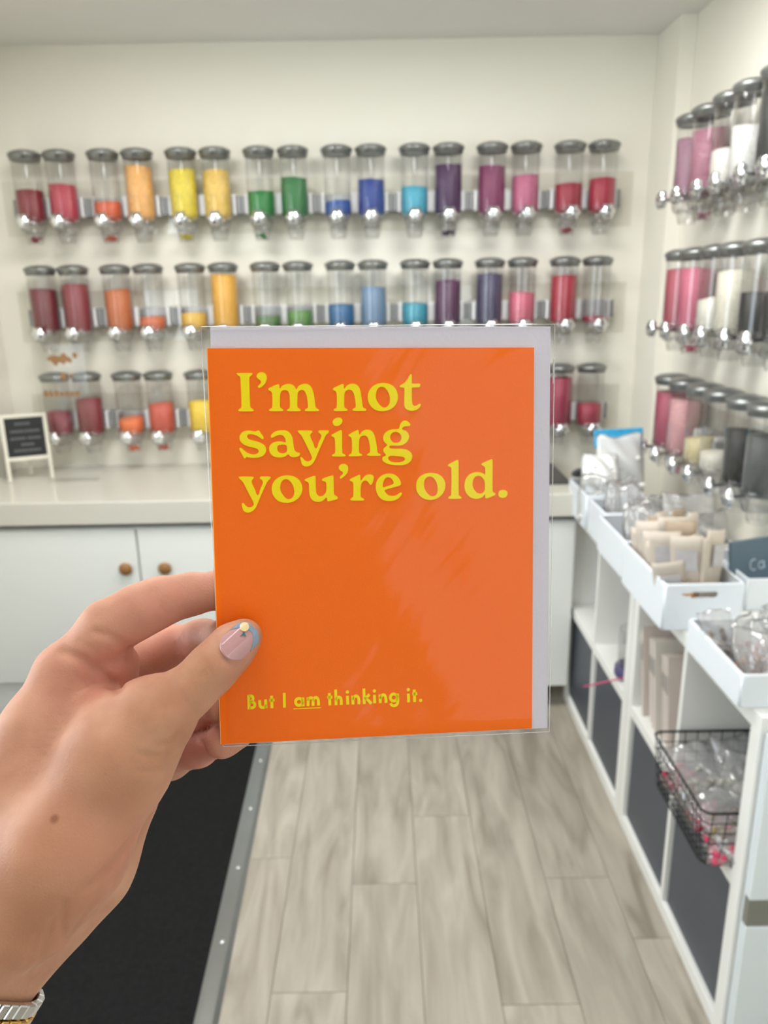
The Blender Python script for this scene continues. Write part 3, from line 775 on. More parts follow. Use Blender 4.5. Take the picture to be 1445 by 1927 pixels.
blob([(.034, .432), (.042, .438), (.046, .426), (.038, .420)])
for k in range(7):
    x = -.075 + k * .020; blob([(x, .360), (x + .006, .376 if k < 3 else .366), (x + .015, .370 - .004 * (k % 2)), (x + .017, .352), (x + .006, .348)], 'print_mark')

# ------------------------------------------------------------------ ceiling lights (out of frame, light the room)
def ceiling_light(x, y, power, label):
    c = empty('ceiling_light', (x, y, ZC - .001), label=label, cat='light', group='square ceiling light panels')
    link('frame', box_mesh((-.31, -.31, -.03), (.31, .31, 0), .004), M_white, c)
    m = bpy.data.materials.new('lit_diffuser'); m.use_nodes = True; p = m.node_tree.nodes['Principled BSDF']
    p.inputs['Emission Color'].default_value = (1, .985, .965, 1); p.inputs['Emission Strength'].default_value = power
    link('diffuser', box_mesh((-.29, -.29, -.033), (.29, .29, -.0301)), m, c)
ceiling_light(-.75, 2.10, CE1, 'square white ceiling light panel over the black carpet')
ceiling_light(.40, 2.10, CE1, 'square white ceiling light panel over the wood floor')
ceiling_light(-.15, 0.25, CE2, 'square white ceiling light panel right above the hand')

# ------------------------------------------------------------------ greeting card, envelope, clear sleeve
CW = 0.127
corners = [(392, 655), (1007, 654), (1001, 1371), (416, 1401)]
dd = [ray(*c) for c in corners]
tt = np.linalg.solve(np.array([dd[1], -dd[2], dd[3]]).T, dd[0])
Q = [np.array(d) * k for d, k in zip(dd, (1, *tt))]
sc_ = CW / np.linalg.norm(Q[1] - Q[0])
Q = [CAM + q * sc_ for q in Q]
ex = Q[1] - Q[0]; ex /= np.linalg.norm(ex)
ey = Q[0] - Q[3]; ey -= ex * (ey @ ex); CHH = np.linalg.norm(ey); ey /= CHH
ez = np.cross(ex, ey)               # towards the camera
CO = Q[3]
CARDM = Matrix(((ex[0], ey[0], ez[0], CO[0]), (ex[1], ey[1], ez[1], CO[1]), (ex[2], ey[2], ez[2], CO[2]), (0, 0, 0, 1)))
def card_xy(px, py, zoff=0.0):
    d = ray(px, py); n = ez
    t = ((CO + n * zoff - CAM) @ n) / (d @ n)
    p = CAM + d * t - CO
    return (p @ ex, p @ ey)
def card_depth(px, py, zoff=0.0):
    d = ray(px, py); return ((CO + ez * zoff - CAM) @ ez) / (d @ ez)

M_orange = mat('orange_card', (254, 112, 0), 0.6, spec=.2, noise=.02, nscale=300, bump=.10, bscale=1500)
M_yellow = mat('yellow_ink', (252, 226, 0), 0.5, spec=.2, bump=.1, bscale=900)
card = empty('greeting_card', label='orange greeting card with raised yellow lettering held in the hand', cat='card'); card.matrix_world = CARDM
link('front_panel', box_mesh((0, 0, -.0006), (CW, CHH, 0), .00015), M_orange, card)
link('back_panel', box_mesh((0.0002, 0.0001, -.0014), (CW - .0003, CHH - .0002, -.0008), .00015), mat('cream_card_inside', (250, 205, 150), .6), card)
link('fold', box_mesh((-.0003, 0, -.0013), (.0002, CHH, -.0001), .0001), mat('orange_fold', (255, 178, 96), .6), card)

Z = 7.225
G = []
def glyph(ox, oy, *loops): G.append((ox, oy, loops))
glyph(430, 690, [(110,90),(120,88),(318,88),(326,98),(318,115),(290,140),(284,160),(286,300),(296,545),(305,560),(338,582),(343,597),(332,608),(145,608),(134,597),(140,582),(168,562),(175,545),(168,300),(160,160),(155,140),(125,118),(112,103)])
glyph(430, 690, [(380,130),(395,98),(430,78),(470,78),(505,100),(520,140),(518,180),(500,225),(465,265),(420,292),(405,288),(398,272),(405,258),(430,235),(440,205),(432,190),(405,170),(385,150)])
glyph(430, 690, [(538,305),(550,292),(660,243),(680,240),(690,252),(694,295),(702,298),(720,270),(760,245),(820,234),(870,248),(905,280),(920,308),(945,270),(990,242),(1040,232),(1090,245),(1125,280),(1150,340),(1170,440),(1182,545),(1195,562),(1225,582),(1230,597),(1218,606),(1045,606),(1035,595),(1042,580),(1070,565),(1078,545),(1072,470),(1060,400),(1040,350),(1020,325),(990,318),(960,332),(942,360),(938,420),(936,545),(945,560),(975,580),(982,595),(970,606),(805,606),(793,595),(800,582),(825,565),(832,545),(830,440),(825,380),(810,340),(780,322),(745,322),(718,340),(703,375),(700,440),(700,545),(708,560),(738,580),(744,595),(732,606),(562,606),(551,595),(558,580),(585,565),(592,545),(595,440),(588,360),(578,340),(548,325)])
glyph(610, 690, [(116,302),(128,290),(240,238),(255,236),(266,248),(270,296),(278,298),(300,265),(340,240),(390,232),(440,246),(475,285),(495,345),(508,430),(525,545),(535,560),(565,575),(572,590),(560,601),(395,601),(382,590),(390,575),(418,560),(426,540),(420,470),(408,400),(392,350),(365,322),(330,316),(300,328),(280,352),(273,400),(272,540),(280,560),(308,575),(316,590),(305,602),(140,605),(127,592),(134,577),(162,562),(168,545),(170,440),(165,360),(155,338),(122,320)])
glyph(610, 690, [(590,415),(600,350),(640,285),(710,238),(800,222),(890,238),(955,282),(990,345),(1002,415),(990,480),(950,545),(880,590),(790,607),(700,592),(640,550),(602,490)], [(700,395),(712,330),(740,290),(778,276),(820,290),(860,335),(885,400),(890,450),(880,510),(850,545),(815,556),(775,540),(730,490),(706,440)])
glyph(610, 690, [(1026,262),(1040,250),(1090,220),(1130,170),(1160,115),(1175,102),(1188,112),(1190,225),(1200,232),(1295,232),(1306,245),(1300,272),(1285,283),(1200,285),(1190,295),(1192,480),(1200,515),(1225,535),(1260,525),(1290,505),(1308,508),(1312,525),(1295,555),(1250,590),(1190,602),(1130,590),(1095,560),(1085,520),(1086,300),(1075,287),(1035,283),(1025,274)])
glyph(440, 780, [(325,216),(345,222),(375,265),(405,310),(402,335),(388,338),(360,320),(300,285),(240,270),(195,275),(180,298),(195,328),(250,350),(330,372),(400,405),(435,450),(436,510),(400,560),(340,585),(260,590),(200,585),(170,580),(155,597),(140,596),(120,560),(75,475),(76,458),(92,452),(115,465),(160,505),(220,535),(280,542),(325,525),(338,500),(320,470),(260,450),(180,430),(115,395),(82,350),(78,300),(105,250),(150,225),(210,218),(270,228),(305,228)])
glyph(440, 780, [(500,300),(510,275),(545,240),(600,220),(660,214),(720,222),(770,260),(798,320),(810,400),(825,480),(850,510),(885,518),(902,530),(890,560),(850,578),(800,582),(765,570),(740,545),(700,570),(650,585),(600,585),(540,570),(495,530),(478,470),(490,420),(530,385),(590,367),(650,368),(700,380),(705,365),(692,320),(660,285),(615,280),(570,295),(530,315),(508,318)], [(600,425),(640,412),(690,412),(714,425),(722,490),(705,515),(670,528),(630,522),(600,500),(590,465)])
glyph(440, 780, [(865,228),(880,218),(1055,220),(1068,235),(1050,260),(1038,280),(1045,315),(1080,390),(1115,462),(1150,380),(1185,310),(1187,285),(1170,262),(1148,245),(1150,225),(1165,218),(1280,218),(1294,232),(1280,255),(1250,285),(1225,340),(1170,460),(1120,580),(1095,635),(1060,680),(1010,706),(960,706),(925,680),(908,620),(902,590),(912,578),(930,585),(960,620),(1000,638),(1040,625),(1060,595),(1055,570),(1000,450),(945,340),(915,285),(885,255)])
glyph(610, 780, [(95,282),(108,270),(215,215),(232,212),(240,225),(244,300),(246,515),(255,530),(282,545),(290,558),(278,571),(115,571),(103,560),(110,545),(138,530),(146,512),(146,400),(140,335),(132,315),(100,297)])
glyph(610, 780, [(112,110),(125,72),(160,48),(200,42),(235,55),(248,85),(238,120),(205,150),(165,158),(130,148)])
glyph(610, 780, [(328,278),(340,266),(445,213),(460,210),(468,222),(474,270),(482,272),(505,240),(545,213),(590,206),(635,218),(670,255),(692,315),(710,410),(722,505),(732,525),(762,540),(768,552),(756,562),(592,562),(580,550),(587,537),(612,522),(620,505),(618,440),(605,370),(590,320),(565,292),(530,288),(500,300),(482,325),(474,370),(473,510),(482,526),(510,540),(516,553),(505,564),(345,570),(332,558),(340,545),(365,530),(372,512),(376,420),(368,330),(358,310),(332,294)])
glyph(610, 780, [(1012,195),(1025,150),(1050,105),(1090,82),(1130,92),(1165,125),(1168,148),(1150,158),(1100,162),(1065,180),(1062,205),(1110,222),(1145,265),(1152,310),(1130,365),(1080,408),(1020,425),(960,424),(910,426),(885,432),(890,455),(950,464),(1050,466),(1120,478),(1175,515),(1195,565),(1180,625),(1130,670),(1060,690),(970,690),(880,678),(815,650),(787,615),(795,580),(835,552),(805,510),(805,465),(850,418),(810,370),(797,320),(815,265),(865,220),(940,200)], [(895,305),(910,265),(945,242),(985,240),(1025,262),(1047,305),(1040,350),(1010,378),(970,385),(930,372),(905,342)], [(868,600),(880,572),(910,562),(1000,568),(1080,582),(1095,605),(1080,630),(1030,648),(960,650),(900,635)])
glyph(440, 870, [(65,205),(80,194),(258,196),(272,210),(255,235),(243,258),(252,295),(290,375),(325,445),(355,370),(390,290),(392,262),(375,238),(352,220),(358,198),(370,192),(490,194),(502,208),(488,230),(458,262),(430,320),(370,450),(325,560),(300,615),(265,655),(215,682),(165,680),(130,655),(112,600),(108,565),(120,552),(138,560),(165,592),(205,612),(245,602),(268,575),(265,545),(205,430),(150,320),(118,262),(85,232)])
glyph(440, 870, [(513,360),(525,295),(565,235),(635,192),(720,178),(810,190),(880,232),(920,295),(932,360),(920,425),(875,490),(800,538),(720,551),(635,540),(570,500),(527,435)], [(630,340),(642,280),(670,242),(708,230),(748,245),(790,295),(815,360),(820,410),(808,460),(780,490),(740,500),(700,482),(655,425),(636,385)])
glyph(440, 870, [(960,238),(975,225),(1085,185),(1102,184),(1110,196),(1116,380),(1125,425),(1150,455),(1185,462),(1220,445),(1245,415),(1255,380),(1254,290),(1245,268),(1200,250),(1195,236),(1208,222),(1325,180),(1345,178),(1354,192),(1360,420),(1372,445),(1405,468),(1414,484),(1400,502),(1300,528),(1275,530),(1265,515),(1258,480),(1225,510),(1185,532),(1130,538),(1075,520),(1040,480),(1022,410),(1018,310),(1010,275),(970,255)])
glyph(610, 865, [(195,105),(210,75),(245,58),(285,60),(315,80),(326,120),(320,165),(295,205),(255,240),(225,260),(212,250),(212,235),(240,205),(252,185),(245,165),(220,152),(200,130)])
glyph(610, 865, [(345,270),(358,258),(465,210),(482,206),(490,220),(494,280),(503,282),(520,255),(560,215),(615,200),(660,212),(674,240),(665,290),(648,330),(630,346),(615,335),(590,300),(555,285),(525,300),(505,330),(496,380),(494,495),(502,512),(535,530),(543,545),(530,556),(365,556),(353,545),(360,530),(385,512),(392,495),(394,380),(390,320),(380,303),(350,288)])
glyph(610, 865, [(698,380),(705,310),(740,250),(800,205),(880,189),(950,200),(1005,240),(1035,290),(1043,325),(1030,350),(950,375),(822,415),(830,440),(865,478),(920,492),(975,485),(1015,460),(1040,445),(1055,455),(1052,475),(1010,525),(950,555),(880,562),(800,550),(740,505),(708,440)], [(800,372),(803,310),(825,260),(865,240),(905,255),(935,295),(938,325),(925,338),(850,362)])
glyph(770, 860, [(90,400),(100,330),(145,265),(215,225),(300,214),(385,230),(450,275),(485,340),(490,400),(475,460),(430,525),(360,570),(280,584),(200,568),(135,525),(100,465)], [(198,375),(210,310),(240,276),(280,266),(325,285),(360,335),(380,400),(382,455),(368,505),(340,530),(305,534),(265,512),(225,465),(205,420)])
glyph(770, 860, [(524,112),(540,95),(645,42),(660,40),(668,55),(670,505),(678,525),(705,545),(710,558),(698,567),(538,570),(527,558),(535,542),(560,525),(568,505),(568,165),(560,140),(528,125)])
glyph(770, 860, [(978,97),(995,82),(1100,35),(1118,30),(1130,45),(1130,455),(1140,478),(1168,492),(1170,508),(1150,525),(1055,562),(1035,560),(1026,545),(1024,512),(1000,540),(950,565),(890,570),(830,550),(780,505),(752,440),(748,370),(768,295),(820,235),(890,208),(960,208),(1010,228),(1027,245),(1028,160),(1020,135),(985,112)], [(858,370),(868,310),(895,270),(935,256),(975,270),(1010,310),(1024,370),(1022,450),(1000,485),(960,497),(920,485),(885,450),(865,410)])
glyph(770, 860, [(1208,500),(1220,465),(1255,448),(1300,450),(1330,475),(1332,510),(1315,540),(1275,557),(1235,550),(1212,530)])
for ox, oy, loops in G:
    lp = [[card_xy(ox + x / Z, oy + y / Z) for x, y in smooth_loop(l, 4)] for l in loops]
    me = outline_mesh(lp, .00030, .00012)
    o = link('letter', me, M_yellow, card, (0, 0, .00016))

# small sans-serif line at the foot of the card, drawn as strokes
Z2 = 1445 / 360.0
def circ(cx, cy, r, n=22): return [(cx + r * cos(2 * pi * i / n), cy + r * sin(2 * pi * i / n)) for i in range(n + 1)]
SANS = [
 [[(72,110),(75,219)], [(72,120),(92,118),(103,127),(104,143),(93,157),(76,161)], [(76,163),(103,164),(116,176),(117,193),(104,206),(76,209)]],
 [[(155,150),(156,183),(163,200),(180,206),(194,199),(200,182)], [(199,144),(203,209)]],
 [[(244,117),(248,210)], [(227,152),(267,148)]],
 [[(340,96),(342,206)]],
 [circ(452,163,26), [(480,130),(484,196)]],
 [[(519,129),(521,194)], [(521,155),(528,138),(541,132),(553,139),(557,156),(558,192)], [(558,155),(565,137),(578,130),(591,136),(598,154),(599,190)]],
 [[(681,97),(685,189)], [(665,130),(704,127)]],
 [[(728,70),(732,188)], [(732,153),(739,134),(753,127),(766,135),(770,152),(771,186)]],
 [[(817,118),(820,183)], 'dot', (817,88)],
 [[(857,117),(860,182)], [(860,148),(868,127),(883,118),(897,127),(903,145),(904,180)]],
 [[(941,63),(945,179)], [(945,143),(984,107)], [(956,131),(998,176)]],
 [[(1021,110),(1023,173)], 'dot', (1021,80)],
 [[(1063,107),(1066,172)], [(1066,140),(1074,118),(1088,109),(1101,117),(1107,134),(1109,170)]],
 [circ(1167,130,26), [(1195,101),(1197,162),(1190,182),(1172,192),(1153,188),(1142,174)]],
 [[(1277,101),(1279,166)], 'dot', (1277,70)],
 [[(1322,71),(1325,164)], [(1307,103),(1344,100)]],
 ['dot', (1370,151)],
]
def stroke(bm, pts, w, z):
    pts = [np.array(p, float) for p in pts]; n = len(pts); L, R_ = [], []
    closed = np.allclose(pts[0], pts[-1]) and n > 5
    for i in range(n):
        if closed: d = pts[(i + 1) % (n - 1) if i + 1 >= n else i + 1] - pts[i - 1 if i > 0 else n - 2]
        else: d = pts[min(i + 1, n - 1)] - pts[max(i - 1, 0)]
        d = d / np.linalg.norm(d); nn = np.array([-d[1], d[0]]) * w / 2
        L.append(pts[i] + nn); R_.append(pts[i] - nn)
    def v(p, zz):
        x, y = card_xy(450 + p[0] / Z2, 1280 + p[1] / Z2); return bm.verts.new((x, y, zz))
    for i in range(n - 1):
        q = [L[i], R_[i], R_[i + 1], L[i + 1]]
        t = [v(p, z) for p in q]; b = [v(p, 0.00001) for p in q]
        bm.faces.new(t)
        for k in range(4): bm.faces.new((t[k], b[k], b[(k + 1) % 4], t[(k + 1) % 4]))
def smooth_open(p, n=3):
    if len(p) < 3: return p
    out = []
    for i in range(len(p) - 1):
        p0, p1, p2, p3 = [np.array(p[min(max(i + k, 0), len(p) - 1)], float) for k in (-1, 0, 1, 2)]
        for j in range(n):
            t = j / n; out.append(tuple(.5 * ((2 * p1) + (-p0 + p2) * t + (2 * p0 - 5 * p1 + 4 * p2 - p3) * t * t + (-p0 + 3 * p1 - 3 * p2 + p3) * t ** 3)))
    out.append(p[-1]); return out
for g in SANS:
    bm = bmesh.new(); k = 0
    while k < len(g):
        if g[k] == 'dot':
            cx, cy = g[k + 1]; pts = [card_xy(450 + x / Z2, 1280 + y / Z2) for x, y in circ(cx, cy, 13.0, 16)[:-1]]
            bm.faces.new([bm.verts.new((x, y, .00022)) for x, y in pts][::-1]); k += 2
            continue
        stroke(bm, smooth_open(g[k]), 21.5, .00022); k += 1
    me = from_bm(bm); link('letter', me, M_yellow, card)
bm = bmesh.new(); stroke(bm, [(410, 216), (617, 207)], 6.0, .0002); link('underline', from_bm(bm), M_yellow, card)

# envelope behind the card
ev = empty('envelope', label='pale lilac-white envelope behind the orange card', cat='envelope'); ev.matrix_world = CARDM
ez0 = -.0017
e0 = card_xy(395, 614, ez0); e1 = card_xy(1037, 613, ez0); e2 = card_xy(1029, 1370, ez0)
exl, eyt, exr, eyb = e0[0], e0[1], (e1[0] + e2[0]) / 2, e2[1]
M_env = mat('lilac_white_paper', (212, 206, 217), .6, bump=.08, bscale=500)
link('body', box_mesh((exl, eyb, ez0 - .0009), (exr, eyt, ez0), .0001), M_env, ev)
link('flap', mesh([(exl, eyt, ez0 - .0011), (exr, eyt, ez0 - .0011), ((exl + exr) / 2 + .02, eyt - .06, ez0 - .0012), ((exl + exr) / 2 - .02, eyt - .06, ez0 - .0012),
                   (exl, eyt, ez0 - .0010), (exr, eyt, ez0 - .0010), ((exl + exr) / 2 + .02, eyt - .06, ez0 - .0011), ((exl + exr) / 2 - .02, eyt - .06, ez0 - .0011)],
                  [(0, 1, 2, 3), (7, 6, 5, 4), (0, 4, 5, 1), (1, 5, 6, 2), (2, 6, 7, 3), (3, 7, 4, 0)]), M_env, ev)

# clear cellophane sleeve around both
sl = empty('clear_sleeve', label='clear cellophane sleeve wrapped around the orange card', cat='sleeve'); sl.matrix_world = CARDM
M_sleeve = clear_mat('sleeve_film', (.985, .985, .985), .012, .11, bump=.30, bscale=1.0, haze=.002, power=4.0, stretch=((0, 0, radians(-38)), (1 / 48.0, 1 / 13.0, 1 / 30.0)))
cs = [card_xy(377.5, 614), card_xy(1045.5, 609.5), card_xy(1035, 1378.5), card_xy(419, 1407)]   # TL TR BR BL
nx, ny = 56, 64
rs = random.Random(11)
waves = [(rs.uniform(0, 6.28), rs.uniform(2, 9), rs.uniform(2, 9), rs.uniform(.3, 1)) for _ in range(10)]
def sheet(sign):
    vs = []
    for j in range(ny + 1):
        for i in range(nx + 1):
            u, v = i / nx, j / ny
            x = (1 - v) * ((1 - u) * cs[3][0] + u * cs[2][0]) + v * ((1 - u) * cs[0][0] + u * cs[1][0])
            y = (1 - v) * ((1 - u) * cs[3][1] + u * cs[2][1]) + v * ((1 - u) * cs[0][1] + u * cs[1][1])
            e = min(u, 1 - u, v * 1.15, (1 - v) * 1.15); k = min(1.0, e / .045) ** .6
            wv = sum(a * sin(p + fx * u * 2 + fy * v * 2) for p, fx, fy, a in waves) * .00010
            # creases fanning from the top right corner and a long one along the top edge
            d1 = (x - .112) * .55 + (y - .135) * -.83 ; cr = .00022 * math.exp(-((d1 + .012) / .0022) ** 2) + .0002 * math.exp(-((d1 - .010) / .003) ** 2)
            tc_ = (v - (1 - .012 - .05 * math.exp(-((u - .0) / .28) ** 2) * 0 - .055 * (u * .9) * (1 - u))) ; cr += .0003 * math.exp(-(tc_ / .006) ** 2)
            z = (.00095 + max(0, wv + .0002) + cr) if sign > 0 else -(.0033 + abs(wv))
            zm = -.0010
            vs.append((x, y, zm + (z - zm) * k))
    fs = []
    for j in range(ny):
        for i in range(nx):
            a = j * (nx + 1) + i; q = (a, a + 1, a + nx + 2, a + nx + 1); fs.append(q if sign > 0 else q[::-1])
    return mesh(vs, fs, True)
link('front_film', sheet(1), M_sleeve, sl)
link('back_film', sheet(-1), M_sleeve, sl)
bm = bmesh.new()
pts = []
for a, b in ((0, 1), (1, 2), (2, 3), (3, 0)):
    for k in range(12):
        t = k / 12; pts.append((cs[a][0] * (1 - t) + cs[b][0] * t, cs[a][1] * (1 - t) + cs[b][1] * t, -.0010))
sweep(bm, pts, .00016, 5, True)
link('edge_seam', from_bm(bm, True), clear_mat('seam_film', (.9, .9, .9), .35, .15, haze=.35, hazecol=(.95, .95, .95), power=1.0), sl)
for (a, b) in (((380, 690), (384, 722)), ((1043, 676), (1042, 722))):
    p, q = card_xy(*a), card_xy(*b); bm = bmesh.new(); sweep(bm, [(p[0], p[1], -.0009), (q[0], q[1], -.0009)], .0002, 5); link('flap_crease', from_bm(bm), clear_mat('seam_film'), sl)

# ------------------------------------------------------------------ the hand
def P(px, py, z, r): return (pix(px, py, z), r * z / F)
def chain(*nodes): return [(a[0], b[0], a[1], b[1]) for a, b in zip(nodes, nodes[1:])]
def smin(a, b, k):
    h = np.clip(.5 + .5 * (b - a) / k, 0, 1); return b * (1 - h) + a * h - k * h * (1 - h)
def cap_d(p, s):
    a, b, ra, rb = s; ab = b - a; t = np.clip(((p - a) @ ab) / (ab @ ab), 0, 1)
    return np.linalg.norm(p - a - t[:, None] * ab, axis=1) - (ra + (rb - ra) * t)
def chain_d(p, ch, k=.006):
    d = None
    for s in ch:
        e = cap_d(p, s); d = e if d is None else smin(d, e, k)
    return d
zc = lambda x, y: card_depth(x, y)
def thumbnode(x, y, r, gap=.0011):
    z = zc(x, y); rr = r * z / F; return P(x, y, z - rr - gap, r)
def backnode(x, y, r, gap=.0040):
    z = zc(x, y); rr = r * z / F; return P(x, y, z + rr + gap, r)
zt = zc(452, 1205)
tip1 = thumbnode(440, 1215, 38); tip2 = thumbnode(463, 1195, 28.5)
THUMB = chain(P(232, 1408, .2790, 84), P(285, 1352, .2820, 62), P(325, 1322, .2850, 48.5), P(364, 1294, .2878, 41), P(402, 1255, .2900, 42), tip1, tip2)
INDEX = chain(P(122, 1268, .300, 51), P(205, 1182, .3005, 50), P(262, 1150, .303, 46.5), P(305, 1131, .307, 42), P(360, 1118, .3125, 36), backnode(415, 1110, 32), backnode(470, 1112, 30), backnode(512, 1118, 25))
MIDDLE = chain(P(150, 1335, .322, 51), P(250, 1258, .331, 46), P(325, 1222, .334, 41), P(380, 1206, .328, 37), backnode(430, 1200, 33), backnode(500, 1200, 30), backnode(545, 1204, 25))
RING = chain(P(165, 1400, .342, 48), P(255, 1365, .350, 44), P(320, 1350, .349, 38), P(380, 1338, .338, 34), backnode(430, 1330, 31), backnode(490, 1330, 28), backnode(530, 1332, 23))
LITTLE = chain(P(185, 1462, .352, 42), P(260, 1440, .356, 38), P(320, 1428, .352, 35), P(375, 1408, .340, 31), backnode(420, 1394, 27), backnode(452, 1384, 23))
PALM = [chain(P(120, 1268, .300, 51), P(74, 1380, .294, 66), P(42, 1480, .288, 80), P(10, 1700, .276, 98)),
        chain(P(150, 1335, .322, 50), P(30, 1720, .300, 88)), chain(P(165, 1400, .342, 47), P(50, 1735, .315, 76)),
        chain(P(185, 1462, .352, 42), P(85, 1740, .322, 66)),
        chain(P(285, 1352, .2820, 62), P(214, 1442, .2800, 92), P(122, 1600, .2720, 108), P(60, 1700, .274, 100)),
        chain(P(160, 1330, .300, 42), P(205, 1345, .292, 44)),
        chain(P(240, 1420, .318, 55), P(228, 1500, .312, 58), P(196, 1592, .308, 57), P(172, 1645, .306, 62), P(118, 1690, .303, 66), P(50, 1718, .298, 78))]
df = -RT * .0  # forearm direction in camera space
fd = RT * -.12 - UP * .19 - FW * .10; fd /= np.linalg.norm(fd)
wr1, wr2 = pix(40, 1735, .296), pix(-75, 1700, .270)
FORE = [chain((wr1, .0195), (wr1 + fd * .05, .0205), (wr1 + fd * .13, .029), (wr1 + fd * .22, .034)),
        chain((wr2, .0195), (wr2 + fd * .05, .0205), (wr2 + fd * .13, .030), (wr2 + fd * .22, .036)),
        chain(((wr1 + wr2) / 2, .021), ((wr1 + wr2) / 2 + fd * .05, .022), ((wr1 + wr2) / 2 + fd * .22, .038))]
PAD = chain(P(165, 1224, .3035, 38), P(206, 1256, .3050, 48), P(214, 1284, .3055, 40))
def sdf(p):
    d = None
    for c in PALM + FORE:
        e = chain_d(p, c, .010); d = e if d is None else smin(d, e, .012)
    f = None
    for c in (INDEX, MIDDLE, RING, LITTLE):
        e = chain_d(p, c, .005); f = e if f is None else smin(f, e, .0012)
    d = smin(d, f, .006)
    d = smin(d, chain_d(p, PAD, .006), .0028)
    th = chain_d(p, THUMB, .006)
    # the thumb only melts into the palm near its base
    return np.minimum(smin(d, th, .0015), smin(np.minimum(d, np.inf), chain_d(p, THUMB[:2], .006), .012))
allp = [q for c in PALM + FORE + [THUMB, INDEX, MIDDLE, RING, LITTLE] for s in c for q in ((s[0], s[2]), (s[1], s[3]))]
lo = np.min([q - r for q, r in allp], 0) - .012; hi = np.max([q + r for q, r in allp], 0) + .012
# coarse pass to find the cells near the skin, fine pass only there
h = .0020; B = 8
nb = np.ceil((hi - lo) / (h * B)).astype(int)
bi = np.stack(np.meshgrid(*[np.arange(n) for n in nb], indexing='ij'), -1).reshape(-1, 3)
dc = sdf(lo + (bi + .5) * h * B)
near = bi[np.abs(dc) < h * B * 1.0 + .004]
dims = nb * B + 1
vol = np.full(dims, 1.0, np.float32)
off = np.stack(np.meshgrid(*[np.arange(B + 1)] * 3, indexing='ij'), -1).reshape(-1, 3)
idx = np.unique((near[:, None, :] * B + off[None]).reshape(-1, 3) @ np.array([dims[1] * dims[2], dims[2], 1]))
ii = np.stack(np.unravel_index(idx, dims), -1)
val = np.concatenate([sdf(lo + ii[k:k + 200000] * h) for k in range(0, len(ii), 200000)])
known = np.zeros(dims, bool); vol.reshape(-1)[idx] = val; known.reshape(-1)[idx] = True
# naive surface nets
c8 = [(a, b, c) for a in (0, 1) for b in (0, 1) for c in (0, 1)]
sl8 = lambda A, o: A[o[0]:A.shape[0] - 1 + o[0], o[1]:A.shape[1] - 1 + o[1], o[2]:A.shape[2] - 1 + o[2]]
okc = np.ones(np.array(dims) - 1, bool); neg = np.zeros(np.array(dims) - 1, np.int8)
for o8 in c8: okc &= sl8(known, o8); neg += (sl8(vol, o8) < 0)
act = okc & (neg > 0) & (neg < 8)
ci = np.argwhere(act); vid = np.full(act.shape, -1, np.int64); vid[act] = np.arange(len(ci))
V = lo + (ci + .5) * h
def grad(p, e=.0004):
    g = np.stack([(sdf(p + d_) - sdf(p - d_)) for d_ in np.eye(3) * e], 1); return g / (np.linalg.norm(g, axis=1, keepdims=True) + 1e-12)
quads = []
for ax in range(3):
    o1 = [0, 0, 0]; o1[ax] = 1
    a = vol[tuple(slice(0, dims[k] - o1[k]) for k in range(3))]; b = vol[tuple(slice(o1[k], dims[k]) for k in range(3))]
    kk = known[tuple(slice(0, dims[k] - o1[k]) for k in range(3))] & known[tuple(slice(o1[k], dims[k]) for k in range(3))]
    e = np.argwhere(kk & ((a < 0) != (b < 0)))
    u_, w_ = (ax + 1) % 3, (ax + 2) % 3
    e = e[(e[:, u_] > 0) & (e[:, w_] > 0) & (e[:, u_] < act.shape[u_]) & (e[:, w_] < act.shape[w_])]
    du = np.zeros(3, int); du[u_] = 1; dw = np.zeros(3, int); dw[w_] = 1
    q = np.stack([vid[tuple((e - du * s - dw * t).T)] for s, t in ((0, 0), (1, 0), (1, 1), (0, 1))], 1)
    fl = a[tuple(e.T)] < 0
    q[~fl] = q[~fl][:, ::-1]
    quads.append(q[(q >= 0).all(1)])
quads = np.concatenate(quads)
V = V - sdf(V)[:, None] * grad(V)
# one linear subdivision, then pull the new points onto the skin
ed = np.sort(np.stack([quads, np.roll(quads, -1, 1)], -1).reshape(-1, 2), 1)
ue, inv = np.unique(ed, axis=0, return_inverse=True); inv = inv.reshape(-1, 4)
nV = len(V); Ve = V[ue].mean(1); Vf = V[quads].mean(1)
ei = nV + inv; fi = nV + len(ue) + np.arange(len(quads))
V = np.concatenate([V, Ve, Vf])
quads = np.concatenate([np.stack([quads[:, k], ei[:, k], fi, ei[:, k - 1]], 1) for k in range(4)])
N = grad(V); V = V - sdf(V)[:, None] * N; N = grad(V); V = V - sdf(V)[:, None] * N
